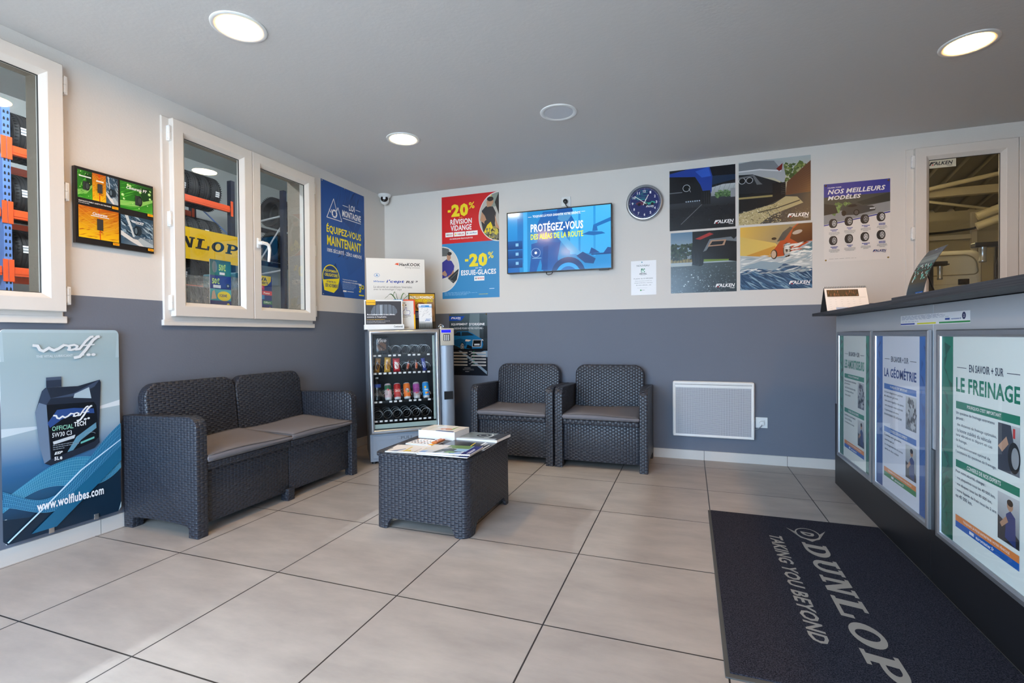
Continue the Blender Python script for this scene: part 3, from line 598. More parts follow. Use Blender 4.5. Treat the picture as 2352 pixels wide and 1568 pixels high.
def cov2(a):
    strips(a, 0, 0, 1, 1, 'cfd6de'); a.rect(0, .3, .35, 1, 'dcd6ce'); a.rect(.0, .0, .8, .25, ['8fb0e0', 'b8cce8']); a.poly([(.25, .05), (.32, .5), (.5, .62), (.8, .45), (.72, .05)], '46504a'); a.poly([(.45, .08), (.5, .3), (.72, .28), (.7, .1)], '7aa06a'); a.rect(.35, .62, .85, 1, '6f8f5a'); a.rect(.6, .3, .85, .98, '9cc4e4'); a.poly([(.3, .6), (.4, .8), (.55, .78), (.5, .58)], 'a9a9a9')
    a.rect(.82, 0, 1, 1, '2b2f78')
    for k in range(4): a.rect(.845+k*.035, .08, .862+k*.035, .8-.08*k, 'f2f2f4')
def cov3(a):
    strips(a, 0, 0, 1, 1, 'f0efec'); a.rect(.0, .86, .3, 1, 'f0a028'); a.rect(.82, .05, 1, .3, 'e8b020')
    for r_ in range(3):
        for c_ in range(6): a.rect(.08+.125*c_, .22+.22*r_, .15+.125*c_, .34+.22*r_, ['4a3a34', '2f2f34', '6a4a38'][(r_+c_) % 3])
    a.rect(.45, .15, .47, .9, 'e07a28')
def cov4(a):
    strips(a, 0, 0, 1, 1, '232324'); a.line([(.62, .02), (.58, .75)], .006, 'e6c81c'); a.specks(.2, .3, .6, .9, 26, ['8a8a8a', '5a5a5a'], .008); a.rect(.76, .5, .80, .9, 'e8e8e8'); a.rect(.83, .5, .86, .8, 'd8d8d8'); a.rect(.93, .05, .96, .6, 'e8e8e8')
def cov5(a):
    strips(a, 0, 0, 1, 1, '7f8b90'); a.rect(0, 0, 1, .2, ['cfd9e2', '8f9aa2']); a.ell(.48, .58, .16, .22, '3a3f44'); a.ell(.48, .58, .11, .15, '8a9298'); a.ell(.48, .58, .07, .1, '2a2d30'); a.arc(.55, .55, .14, .3, .006, 'e8eef0', -1.2, 1.3); a.rect(.72, 0, 1, 1, '3a3c3e')
    for k in range(4): a.rect(.76+.05*k, .25, .785+.05*k, .9-.1*k, 'eeeeee')
def bookc(a):
    strips(a, 0, 0, 1, 1, 'e6dfd4'); a.poly([(.2, .2), (.3, .95), (.75, .95), (.8, .3), (.6, .15)], '7fae48'); a.ell(.62, .4, .16, .16, 'd89a78'); a.ell(.4, .62, .12, .16, 'e8ecec'); a.rect(.5, 0, .95, .12, '2b2f78'); a.rect(0, 0, .5, .1, '3a6a5a')
magazine('magazine', [(1.372, -2.046), (1.66, -2.036), (1.62, -1.868), (1.342, -1.893)], .006, 'magazine with dark car and yellow patch on its cover, front left of the coffee table', cov1)
magazine('magazine', [(1.583, -2.075), (1.868, -2.070), (1.858, -1.864), (1.575, -1.872)], .005, 'lower blue-edged magazine under the front right one on the coffee table', cov2, z=TZ+.0085)
magazine('magazine', [(1.590, -2.066), (1.876, -2.060), (1.870, -1.872), (1.580, -1.880)], .006, 'magazine with a house photo and dark blue side band, front right of the coffee table', cov2, .006, z=TZ+.0145)
magazine('magazine', [(1.600, -1.848), (1.868, -1.838), (1.876, -1.660), (1.605, -1.668)], .005, 'black brochure with a yellow line at the right edge of the coffee table', cov4)
magazine('magazine', [(1.602, -1.655), (1.872, -1.672), (1.876, -1.47), (1.615, -1.462)], .014, 'grey car magazine beside the thick book at the back right of the coffee table', cov5, .006, z=TZ+.0005)
magazine('catalogue', [(1.378, -1.850), (1.552, -1.858), (1.552, -1.720), (1.392, -1.722)], .008, 'white product catalogue with orange tabs in the middle of the coffee table', cov3)
mb = MB(); 
for y in (-1.80, -1.74): mb.tube([(1.548+.012*math.cos(a*PI/6), y, TZ+.017+.012*math.sin(a*PI/6)) for a in range(12)], .0013, 6, closed=True)
mb.box(1.530, -1.825, TZ+.009, 1.566, -1.72, TZ+.020, 1, r=.004); tag(mb.build('ring_binder_clip', ['white', mat('orange_card', 'b8641f', .4)]), 'orange-brown ring tab set on the edge of the white catalogue', 'binder')
magazine('thick_catalogue', [(1.352, -1.662), (1.604, -1.676), (1.612, -1.492), (1.362, -1.478)], .050, 'thick white-paged catalogue lying at the back of the coffee table', bookc, cat='book')
# ============================================================ vending machine, set across the corner
az = RS(51); dx_ = V(math.sin(az), math.cos(az), 0); F0 = V(.521, -.992, 0)
VM = basis(dx_, (0, 0, 1), F0) @ Matrix.Rotation(RS(.75), 4, 'Z')     # local X along the front, Y up, Z towards the viewer
e = empty('vending_machine', VM, 'grey glass-fronted vending machine with snacks and cans, in the corner', 'vending machine')
VW, VH, VD = .572, 1.076, .50
mb = MB()      # cabinet walls
mb.box(0, .02, -VD, .012, VH-.01, -.03); mb.box(VW-.012, .02, -VD, VW, VH-.01, -.03); mb.box(0, VH-.022, -VD, VW, VH-.008, -.03); mb.box(0, .02, -VD, VW, VH-.02, -VD+.012); mb.box(.0, .02, -VD, VW, .24, -.016)
sub('cabinet', mb, 'machine', e)
mb = MB(); mb.box(.012, .24, -VD+.02, VW-.012, VH-.022, -VD+.03); mb.box(.0125, .24, -VD+.02, .022, VH-.023, -.032); mb.box(VW-.03, .24, -VD+.02, VW-.0125, VH-.023, -.032); mb.box(.0125, VH-.035, -VD+.02, VW-.0125, VH-.0225, -.032); mb.box(.0125, .235, -VD+.02, VW-.0125, .262, -.032)
sub('inner_lining', mb, 'dark', e)
sub('door_frame', MB().ring(0, .24, VW, VH, [(0, -.03), (0, .0), (.004, .012), (.014, .02), (.024, .02), (.032, .013), (.036, .004), (.036, -.03)]), 'alu', e, 50)
g_ = sub('glass_door', MB().add([(.034, .275, -.006), (VW-.034, .275, -.006), (VW-.034, VH-.034, -.006), (.034, VH-.034, -.006)], [[0, 1, 2, 3]]), 'glass', e)
sub('glass_strip', MB().box(.038, .282, -.016, VW-.036, .318, -.008, r=.002).box(VW-.058, .33, -.016, VW-.040, VH-.05, -.010, r=.002), 'green', e)
sub('delivery_flap', MB().box(.02, .045, -.016, VW-.02, .225, -.008, r=.002).box(.055, .06, -.008, VW-.055, .19, -.004, r=.002).box(.21, .19, -.008, .37, .212, -.003, r=.003), 'machine', e)
a = Art(.10, .024, None); a.text('PULL', 0, 0, 1, 1, '5f676f', .02); a.build('flap_lettering', Matrix.Translation((.24, .186, -.0025)), 'paint', parent=e, back=0)
for x in (.03, VW-.03):
    for z in (-.05, -VD+.05): sub('foot', MB().lathe([(.018, -.006*(x > .1)), (.018, .022)], 12, xf=Matrix.Translation((x, 0, z)) @ Matrix.Rotation(-PI/2, 4, 'X')), 'black', e)
# payment column
cp = [(.574, -VD)] + [(.574, -.02)] + [(.580+.108*k/10, -.006+.022*math.sin(PI*k/10)) for k in range(11)] + [(.694, -.02), (.694, -VD)]
sub('payment_column', MB().prism([(x, z) for x, z in cp], .02, VH+.004, xf=basis((1, 0, 0), (0, 0, 1), (0, 0, 0)) @ Matrix.Scale(-1, 4, (0, 0, 1))), 'machine', e, 40)
kp = sub('control_panel', MB().box(.577, .938, .004, .692, VH+.006, .021, r=.005, seg=3), 'beigepl', e, 40)
sub('display', MB().box(.586, 1.046, .021, .664, 1.068, .0225), mat('blue_display', (.08, .08, .95), .3, emit=1.2), kp)
sub('keypad_frame', MB().box(.602, .977, .021, .656, 1.032, .0228, r=.002), 'black', kp)
for r_ in range(4):
    for c_ in range(3): sub('key', MB().box(.6065+c_*.0158, .981+r_*.0122, .0225, .6185+c_*.0158, .9895+r_*.0122, .0255, r=.002), 'white', kp)
sub('coin_return', MB().ring(.600, .488, .672, .556, [(0, .010), (0, .018), (.003, .018), (.006, .008)]).box(.604, .492, -.005, .668, .552, .0165), 'black', e)
sub('lock', MB().lathe([(.022, 0), (.022, .012), (.016, .02), (.006, .024), (0, .024)], 20, xf=Matrix.Translation((.60, VH+.004, -.06)) @ Matrix.Rotation(-PI/2, 4, 'X')).tube([(.60+.02*math.cos(a_*PI/8), VH+.02+.018*math.sin(a_*PI/8), -.055) for a_ in range(9)], .004), 'chrome', e, 50)
SX = [.072+.0785*i for i in range(6)]; SZ = [.872, .728, .497, .342]
for j, z in enumerate(SZ):
    t_ = sub('shelf_tray', MB().box(.024, z-.004, -VD+.03, VW-.03, z, -.034).box(.024, z-.012, -.036, VW-.03, z+.004, -.032).add([], []), 'black', e)
    for i in range(7): t_2 = None
    sub('divider', (lambda q: [q.box(.033+.0785*i-.0008, z, -VD+.03, .033+.0785*i+.0008, z+.05, -.05) for i in range(7)] and q)(MB()), 'black', t_)
    for i, x in enumerate(SX):
        for o_x in ((-.022, .018) if j in (1, 3) or i % 2 == 0 else (.018,)): sub('price_tag', MB().box(x+o_x-.011, z-.011, -.032, x+o_x+.011, z+.003, -.031), 'paper', t_)
        R_c = .036 if j != 2 else .034
        if j == 2 and i == 0: continue
        pts = [(x+R_c*math.cos(k*2*PI/18), z+.003+R_c+R_c*math.sin(k*2*PI/18), -.050-k*.10/18) for k in range(18*3)]
        sub('spiral', MB().tube(pts, .0016, 6), 'steel', e, 60)
def local(M_, *p): return M_ @ Vector(p)
def can(name, x, z, cols, label, dz=-.055, txt=None, lean=-.42):
    mw = VM @ Matrix.Translation((x, z, dz)) @ Matrix.Rotation(lean, 4, 'X') @ Matrix.Rotation(-PI/2, 4, 'X')
    c = [lin(q) for q in cols]; A = lin('c3c6ca')
    prof = [(.020, .004), (.023, .0), (.0245, .006), (.0285, .018), (.0285, .05), (.0285, .085), (.0285, .122), (.0262, .132), (.0245, .138), (.0235, .138), (.0225, .134), (0, .134)]
    cc = [A, A, A, c[0], c[1], c[2], c[0], A, A, A, A]
    o = MB().lathe(prof, 28, cols=cc).build(name, 'paint', None, mw, 45); tag(o, label, 'drink can', 'cans in the vending machine'); return o
z3 = SZ[2]+.004
can('drink_can', SX[1]+.004, z3, ['c9a9b4', 'd0b8c0', '2f6a4c'], 'pink and green can, first of the cans beside the clear bottle')
can('drink_can', SX[2], z3, ['b3161c', 'c01a20', 'b3161c'], 'red cola can with white script, left of the orange can')
can('drink_can', SX[3], z3, ['e8731c', 'ee7a1e', 'e8731c'], 'orange soda can with a blue and white badge')
can('drink_can', SX[4], z3, ['a6a0a4', '8f3a86', 'a24a98'], 'purple and silver can between the orange and the blue cans')
can('drink_can', SX[5], z3, ['1f8fd6', '2a9ae0', '1f8fd6'], 'bright blue fruit drink can at the right end of the can row')
def badge(i, fn, w_=.044, h_=.07, z0=.03):
    a = Art(1, 1, None, step=.0005); fn(a); Rr = .0288
    a.mb.v = [((Rr+.0008*0+z_*.05)*math.sin((x-.5)*w_/Rr), z0+y*h_, (Rr+z_*.05+.0002)*math.cos((x-.5)*w_/Rr)) for x, y, z_ in a.mb.v]
    o = [q for q in COL.objects if q.name.startswith('drink_can') and q.parent is None][i]
    a.build('can_print', Matrix.Rotation(PI/2, 4, 'X'), 'paint', parent=o, back=0)
badge(1, lambda a: a.text('Coca-Cola', .0, .45, 1, .8, 'f4f0ee', .01, .3))
badge(2, lambda a: a.ell(.5, .55, .36, .3, '2b3f8f').ell(.5, .62, .26, .16, 'f0ece6').ell(.6, .4, .16, .1, '3a9a4a').text('Fanta', .26, .52, .74, .7, '22307a', .02))
badge(3, lambda a: a.rect(.1, .75, .9, .85, 'e8dfe6').rect(.15, .58, .85, .64, 'd9c8d6').ell(.35, .2, .14, .1, 'c02a44').ell(.65, .22, .14, .1, 'b82440'))
badge(4, lambda a: a.text('Oasis', .1, .45, .9, .65, 'f4f6f4', .03).ell(.3, .85, .2, .13, 'f2c22a').ell(.4, .12, .2, .14, 'f0b820').ell(.72, .15, .16, .11, 'e8552a'))
badge(0, lambda a: a.ell(.4, .75, .25, .12, 'c8324a').rect(.0, .1, .3, 1, '2f6a4c'))
# water bottle
mw = VM @ Matrix.Translation((SX[0]-.004, z3, -.09)) @ Matrix.Rotation(-.1, 4, 'X') @ Matrix.Rotation(-PI/2, 4, 'X')
e2 = empty('water_bottle', mw, 'clear ribbed plastic water bottle left of the cans', 'bottle')
sub('bottle_body', MB().lathe([(.022, 0), (.031, .004), (.032, .02), (.030, .025), (.032, .03), (.032, .05), (.030, .055), (.032, .06), (.032, .115), (.028, .14), (.013, .165), (.012, .178)], 24), 'glass', e2, 60)
sub('label_band', MB().lathe([(.0326, .105), (.0326, .132)], 24, cap=False), mat('bottle_label', '3a55a8', .4), e2, 60); sub('cap', MB().lathe([(.0135, .176), (.0135, .190), (0, .191)], 16), 'white', e2, 50)
# snack bars and bag
def packet(name, x, z, w_, h_, c1, c2, label, dz=-.075, txt=None, tc='f4f0e0', roll=0., zig=True):
    N, K = 10, 14; mb = MB(); vs = []; cs = []
    for sgn in (1, -1):
        for j in range(K+1):
            for i in range(N+1):
                u, v = i/N-.5, j/K; env = (1-(2*u)**2)**.5*min(1, (min(v, 1-v)/.13))**.6 if 0 < v < 1 else 0
                vs.append((u*w_*(1+.05*(v in (0, 1))), v*h_, sgn*(.0011+.0095*env)*(1 if w_ < .05 else 1.8)+.0012*math.sin(9*v+5*u)))
    o = (N+1)*(K+1); A, B = lin(c1), lin(c2); fs = []; col = []
    for j in range(K):
        for i in range(N):
            q = [j*(N+1)+i, j*(N+1)+i+1, (j+1)*(N+1)+i+1, (j+1)*(N+1)+i]; fs += [q, [t+o for t in q][::-1]]
            c = B if 3 <= j <= 9 and 2 <= i <= 7 else A; c = A if (i+j) % 5 == 0 else c; col += [c, c]
    b_ = len(mb.v); mb.v += vs; mb.f += fs; mb.m += [0]*len(fs); mb.c += col
    for i in range(N): mb.add([vs[i], vs[i+1], vs[i+1+o], vs[i+o]], [[3, 2, 1, 0]], 0, A)
    mw = VM @ Matrix.Translation((x, z, dz)) @ Matrix.Rotation(roll, 4, 'Z') @ Matrix.Rotation(-.08, 4, 'X')
    ob = mb.build(name, 'gloss', None, mw, 50); tag(ob, label, 'snack', 'snacks in the vending machine')
    if txt:
        a = Art(h_*.62, w_*.5, None); a.text(txt, 0, 0, 1, 1, tc, .03, .15); a.build('lettering', basis((0, 1, 0), (-1, 0, 0), (w_*.25, h_*.2, .0125)), 'paint', parent=ob, back=0)
    return ob
zs_ = SZ[1]+.002
packet('snack_bar', SX[0]-.006, zs_, .043, .118, 'b07a2c', '4a2e1c', 'gold and brown wafer bar at the left end of the bar row', roll=-.12)
packet('snack_bar', SX[1], zs_, .050, .122, 'd8a23c', '9a6428', 'gold biscuit bar with red lettering, second in the bar row', txt='TWIX', tc='c02028', roll=-.06)
packet('snack_bar', SX[2]-.002, zs_, .056, .112, 'c01e28', 'e8dcd2', 'red and white chocolate wafer pack, third in the bar row', roll=.02)
packet('snack_bar', SX[3]+.002, zs_, .030, .10, '3a241c', 'c85a3a', 'dark brown bar with orange print, fourth in the bar row', roll=-.2)
packet('snack_bar', SX[4], zs_, .030, .10, '34211a', 'd8683a', 'dark brown and orange bar, second from the right end of the bar row', roll=-.03)
packet('snack_bar', SX[5]-.006, zs_, .034, .108, '2a3a8a', 'e4e2ea', 'blue, white and red nougat bar at the right end of the bar row', txt='SNICKERS', tc='2438a0', roll=.14)
packet('snack_bag', SX[0]+.035, SZ[0]+.004, .125, .148, '1f2024', '6a4a38', 'large dark snack bag on the top shelf of the machine', dz=-.072, txt=None)
a = Art(.07, .03, None); a.text('Vico', 0, 0, 1, 1, 'd8c8c0', .03, .2); ob = [o for o in COL.objects if o.name == 'snack_bag'][0]; a.build('lettering', Matrix.Translation((-.03, .10, .022)), 'paint', parent=ob, back=0)
for i, (x, z) in enumerate(((SX[0]+.05, SZ[0]+.02),)): pass
# ---- things standing on top of the machine
TOPZ = VH+.0045
def onm(x, y, z, pitch=0., yaw=0.): return VM @ Matrix.Translation((x, y, z)) @ Matrix.Rotation(yaw, 4, 'Y') @ Matrix.Rotation(pitch, 4, 'X')
a = Art(.505, .628, ['dcd9d4', 'dfdcd8']); a.sub(0, .341, 1, 1.021); a.free = True
a.text('HanKOOK', .56, .82, .925, .885, '1c1a1c', .045, .12); a.poly([(.475, .855), (.52, .84), (.56, .83), (.545, .85), (.555, .89), (.535, .87), (.535, .89), (.515, .868), (.512, .885), (.495, .862)], 'd8481c'); a.text('driving emotion', .655, .765, .92, .81, '777472', .0, .25)
a.arc(.175, .62, .045, .036, .003, '5f8fc0'); a.poly([(.15, .605), (.175, .645), (.2, .605)], '7aa4cc'); a.ell(.175, .618, .01, .009, '3f78b4')
a.text('Winter', .115, .475, .31, .51, '2a62b0', .02, .2); a.text("i'cept", .33, .452, .64, .53, '23439c', .045, .2); a.text('RS', .665, .465, .81, .515, '4a4448', .03, .2); a.text('3', .825, .485, .875, .518, '4a4448', .03, .2)
a.text('La sécurité en conditions hivernales', .115, .36, .77, .405, '55504f', .0, .12); a.text('avec la technologie i*cept', .115, .305, .59, .35, '55504f', .0, .12)
# gently bowed sheet
def bow(a, amt, W=None):
    a.mb.v = [(x, y, z - amt*(1-(2*x/a.w-1)**2)) for x, y, z in a.mb.v]
a.build('display_board', onm(.02, TOPZ, -.37, -.03), 'print', 'white cardboard tyre display board leaning behind the plant on the vending machine', 'board', back=.006, backcol='cfcac2')
e = empty('tyre_display_stand', onm(-.018, TOPZ, -.07), 'white tabletop stand with dark tyre poster, on top left of the vending machine', 'display stand')
sub('stand_base', MB().box(-.006, 0, -.03, .308, .040, .045, r=.003), 'white', e); sub('back_panel', MB().box(.0, .03, -.02, .302, .238, -.008), 'white', e)
a = Art(.302, .205, 'e9e9e7'); a.rect(.03, .03, .97, .95, '3b3a3e'); a.poly([(.16, .30), (.17, .55), (.24, .75), (.36, .82), (.66, .82), (.78, .76), (.85, .62), (.86, .50), (.80, .40), (.5, .36)], '6b737d')
for k in range(5): a.line([(.28+.11*k, .34), (.30+.105*k, .82)], .004, '202226')
for k in range(9): a.line([(.17, .4+.04*k), (.27, .44+.04*k)], .0018, '33363b'); a.line([(.76, .44+.035*k), (.85, .42+.035*k)], .0018, '33363b')
a.rect(.4, .4, .46, .8, '9aa3ad'); a.rect(.06, .03, .8, .38, '3b3a3e'); a.rect(.05, .80, .29, 1.0, 'f2b60e'); a.text('Continental', .065, .87, .275, .92, '2a2412', .02)
a.text('Accrochez-vous à vos rêves,', .06, .385, .80, .45, 'f4f4f4', .035); a.text("comme à l'asphalte.", .06, .29, .58, .35, 'f4f4f4', .035); a.text('Le nouveau SportContact 7', .06, .205, .53, .24, 'e8b818', .025); a.text('La technologie allemande au service de', .06, .14, .66, .175, 'd8d8d8', .01); a.text('la sécurité et de la performance', .06, .08, .54, .115, 'd8d8d8', .01)
a.build('poster', Matrix.Translation((0, .036, -.006)), 'print', parent=e, back=0)
a = Art(.07, .016, None); a.text('Continental', 0, 0, 1, 1, '2a2a2e', .025); a.build('base_lettering', Matrix.Translation((.225, .014, .0455)), 'print', parent=e, back=0)
a = Art(.178, .252, 'dad8d4'); a.rect(.0, .955, 1, 1, ['e04c22', 'e04c22']); a.rect(.93, .5, 1, 1, 'df4a20'); a.rect(.93, 0, 1, .5, 'f0b418'); a.rect(0, .955, .45, 1, '6aa6dc'); a.text('CLIENTS', .05, .86, .55, .90, '4a4a4c', .02)
for k in range(4): a.ell(.12+.15*k, .81, .035, .025, 'e0a820' if k < 3 else '2a2a2a', n=5)
a.rect(.26, .50, .40, .62, '27408f'); a.poly([(.42, .50), (.42, .60), (.52, .66), (.55, .73), (.60, .73), (.60, .62), (.74, .62), (.76, .56), (.72, .49), (.52, .48)], 'e8e8ea'); a.line([(.42, .50), (.42, .60), (.52, .66), (.55, .73), (.60, .73), (.60, .62), (.74, .62), (.76, .56), (.72, .49), (.52, .48)], .003, '27408f', True)
a.text('COMMENTAIRE', .05, .43, .78, .465, '4a4a4c', .02); a.bars(.1, .39, .78, .42, 1, '6a6a6c', 2); a.bars(.35, .05, .85, .09, 1, '4a4a4c', 5); a.rect(.3, .05, .36, .09, '2a2a2c')
a.build('review_card', onm(.222, TOPZ, -.15, -.05), 'print', 'white customer-review card with thumbs-up and an orange-yellow edge on the vending machine', 'card', back=.003)
a = Art(.232, .312, '3a352c'); a.rect(.03, .03, .97, .97, ['a5812c', 'c79a28']); a.poly([(.03, .03), (.03, .45), (.5, .5), (.97, .2), (.97, .03)], '4a4338'); a.ell(.45, .62, .2, .12, '7a4a2a'); a.ell(.38, .64, .07, .06, 'd8a88a'); a.ell(.55, .62, .07, .06, 'c89878'); a.poly([(.55, .2), (.97, .2), (.97, .85), (.7, .8)], '9a7a58'); a.ell(.83, .45, .1, .14, 'c79a72')
a.rect(.2, .25, .55, .5, '2a2c4a'); a.text('PIRELLI POWERGY.', .06, .835, .93, .91, 'f2efe6', .035); a.text('MY SMART CHOICE', .06, .75, .90, .82, 'e8cf18', .035); a.bars(.25, .3, .5, .46, 4, 'b8b8c4', 4)
a.build('framed_advert', onm(.357, TOPZ+.003, -.23, -.04), 'gloss', 'dark-framed yellow tyre advert behind the white leaflet on the vending machine', 'advert', back=.012, backcol='2a2622')
e = empty('leaflet_holder', onm(.428, TOPZ, -.13, -.10), 'white and grey leaflet standing in front of the yellow advert', 'leaflet')
a = Art(.112, .214, 'e4e5e6'); a.rect(0, .93, 1, 1, 'dfe6ee'); a.rect(0, .86, 1, .93, ['5aa0dc', 'c8dcee']); a.rect(.2, .885, .8, .945, '2f86cc'); a.bars(.24, .9, .76, .93, 1, 'eaf2fa', 3); a.rect(0, .0, 1, .3, ['5c6064', 'b8bcc0']); a.streaks(0, .45, 1, .85, 26, ['b4b8bc', 'f0f0f0', '9aa0a6'], .3, .16, .012, 5); a.rect(.42, .28, 1, .44, 'dfe2e6'); a.text('EASY', .55, .37, .9, .41, '2f6fb4', .03); a.text('pneus', .48, .30, .82, .36, '2f6fb4', .03)
for k in range(6): a.rect(.05+.16*k, .02, .17+.16*k, .2, ['3a3d40', '8a8e92'])
a.build('leaflet', Matrix.Identity(4), 'gloss', parent=e, back=.004); sub('clear_stand', MB().box(-.003, 0, .0004, .115, .05, .002).box(-.003, 0, -.05, .115, .003, .002), 'glass', e)
e = empty('potted_plant', onm(.275, TOPZ, -.24), 'small spider plant in a white pot behind the tyre stand on the vending machine', 'plant')
sub('pot', MB().lathe([(.036, 0), (.048, .20), (.052, .20), (.052, .215), (.046, .215), (.044, .19), (0, .188)], 24, xf=Matrix.Rotation(-PI/2, 4, 'X')), 'white', e, 50)
for i, (dx, hh, dz, L) in enumerate(((-.17, .035, .02, 1), (-.12, .11, .04, 1), (-.09, .06, .06, .9), (.15, .10, .03, 1), (.11, .06, .06, .9), (.08, .12, -.03, .9), (-.05, .13, -.04, .8), (.13, .03, -.05, .9), (-.10, .07, -.07, .9))):
    mb = MB(); N = 10; vs = []
    for k in range(N+1):
        t_ = k/N; x = dx*t_; y = .19 + hh*math.sin(min(1, t_*1.25)*PI*.62)*1.1 - (.06*t_*t_ if hh < .1 else .04*t_**3); z = dz*t_; w_ = .008*math.sin(PI*(.12+.88*t_))**.6*(1-t_*.7)+.0005
        side = V(dz, .75*abs(dx), -dx).normalized()*w_; vs += [V(x, y, z)-side, V(x, y-.0025, z), V(x, y, z)+side]
    mb.add(vs, [[3*k, 3*k+1, 3*k+4, 3*k+3] for k in range(N)] + [[3*k+1, 3*k+2, 3*k+5, 3*k+4] for k in range(N)]); sub('leaf', mb, 'leaf', e, 80)
# ============================================================ posters, window wall
a = Art(.384, .384, '231f1e')
def leafp(q, x0, y0, x1, y1, seed=1):
    a.sub(x0, y0, x1, y1); a.rect(0, 0, 1, 1, ['2f8a1e', '4aa82c', '1d4a1a', '2d7a22']); a.poly([(0, .28), (.55, .36), (1, .62), (1, .45), (.6, .18), (0, .1)], '8cc860'); a.poly([(.55, .9), (1, .95), (1, .55), (.7, .4)], '1a3f18')
    a.streaks(0, .35, .6, 1, 26, ['57b838', '2a7a1c', '3f9a2a'], .5, .3, .012, seed); a.streaks(0, 0, 1, .3, 14, ['6ac04a', '2f8a24'], .3, .3, .012, seed+3)
    r = random.Random(seed)
    for k in range(16): x, y, s_ = r.uniform(.05, .95), r.uniform(.1, .95), r.uniform(.012, .05); a.circ(x, y, s_*1.1, '2a6a1c', n=12); a.circ(x, y, s_, 'a8dc7a', n=12); a.circ(x-s_*.2, y+s_*.2, s_*.4, 'e4f6c8', n=8)
    a.sub(0, 0, 1, 1)
def autp(x0, y0, x1, y1, seed=2):
    a.sub(x0, y0, x1, y1); a.rect(0, 0, 1, 1, ['f2c414', 'f0b810', 'b8520e', 'c8600e']); a.streaks(0, .05, 1, 1, 110, ['d87a12', 'a8460c', 'e8a016', 'c4640e'], .35, .16, .008, seed); a.line([(.52, 0), (.5, 1)], .004, 'd8420e')
    for k in range(5): a.line([(.5, .2+.16*k), (.0, .5+.2*k if .5+.2*k < 1 else 1)], .0014, 'e8b040'); a.line([(.5, .2+.16*k), (1, .5+.2*k if .5+.2*k < 1 else 1)], .0014, 'e8b040')
    a.sub(0, 0, 1, 1)
def watp(x0, y0, x1, y1, seed=3):
    a.sub(x0, y0, x1, y1); a.rect(0, 0, 1, 1, ['41586a', '8a9aa4', '2c4456', '3c5a70']); a.streaks(0, .3, 1, 1, 50, ['1d3040', '6f8ca0', '9fb4c0', '2a465c'], -.5, .2, .03, seed); a.poly([(0, .45), (.38, .22), (.6, .2), (.9, 0), (.55, 0), (.3, .12), (0, .3)], 'd4d2ce'); a.poly([(.22, 1), (.35, .55), (.42, .3), (.36, .28), (.3, .5), (.12, 1)], 'c4ccce'); a.poly([(.6, .3), (1, .1), (1, 0), (.7, 0), (.5, .2)], 'a8b4ba'); a.specks(0, .2, 1, 1, 60, ['e8eef0', 'b8c8d0'], .012, seed); a.sub(0, 0, 1, 1)
leafp(a, .03, .60, .20, .965); autp(.20, .60, .365, .965); watp(.365, .60, .515, .965); leafp(a, .54, .58, .985, .965, 5); autp(.03, .08, .515, .50, 8); watp(.54, .08, .985, .49, 9)
for cx, cy, s_ in ((.12, .765, .048), (.78, .73, .06)):
    a.rect(cx-s_*.75, cy-s_*1.15, cx+s_*.3, cy+s_*1.2, '262a26'); a.ell(cx+s_*.3, cy, s_*.62, s_*1.25, '1c1f1c'); a.ell(cx+s_*.36, cy, s_*.38, s_*.8, '3a403a')
    for k in range(4): a.line([(cx-s_*.6+.014*k, cy-s_*1.05), (cx-s_*.6+.014*k, cy+s_*1.1)], .001, '55605a')
for cx, cy, s_ in ((.285, .77, .05), (.28, .28, .062)):
    a.rect(cx-s_*.6, cy-s_*1.2, cx+s_*.6, cy+s_*1.25, '33302c')
    for k in range(4): a.line([(cx-s_*.4+s_*.27*k, cy-s_*1.1), (cx-s_*.4+s_*.27*k, cy+s_*1.15)], .0012, '5c5850')
    a.poly([(cx, cy-s_*1.3), (cx+s_*.7, cy-s_*1.75), (cx+s_*.2, cy-s_*1.7)], 'b03a10')
for cx, cy, s_ in ((.43, .75, .05), (.755, .29, .06)): a.ell(cx+s_*.3, cy, s_*.8, s_*1.1, '26323a'); a.ell(cx-s_*.2, cy, s_*.5, s_*1.15, '1a2228'); a.ell(cx-s_*.22, cy, s_*.3, s_*.75, '5a6a74')
a.text('Cinturato P7', .62, .868, .90, .91, 'f0f4ee', .04, .15); a.text('Cinturato', .19, .40, .37, .435, 'f4f0e8', .04, .1); a.rect(.17, .382, .39, .392, 'f0e8d8'); a.text('Cinturato', .68, .405, .85, .435, 'f0f4f4', .04, .1); a.rect(.74, .39, .84, .398, 'e8eeee'); a.rect(.04, .875, .18, .89, 'e8f0e8'); a.rect(.24, .855, .33, .875, 'f0e4cc')
a.text('CINTURATO FAMILY. SAFETY ON THE ROAD.', .03, .548, .42, .565, 'e8e6e4', .03, .1); a.bars(.03, .525, .28, .54, 1, 'c8c6c4', 4)
for x, y in ((.43, .535), (.905, .54), (.435, .035), (.905, .03)): a.rect(x, y, x+.08, y+.035, 'f2b010'); a.text('PIRELLI', x+.01, y+.008, x+.07, y+.027, 'c02818', .03)
a.build('tyre_picture_board', LW(-2.71, 1.507, .024), 'gloss', 'square black board of four tyre pictures between the two windows', 'picture', back=.022, backcol='2c2927')

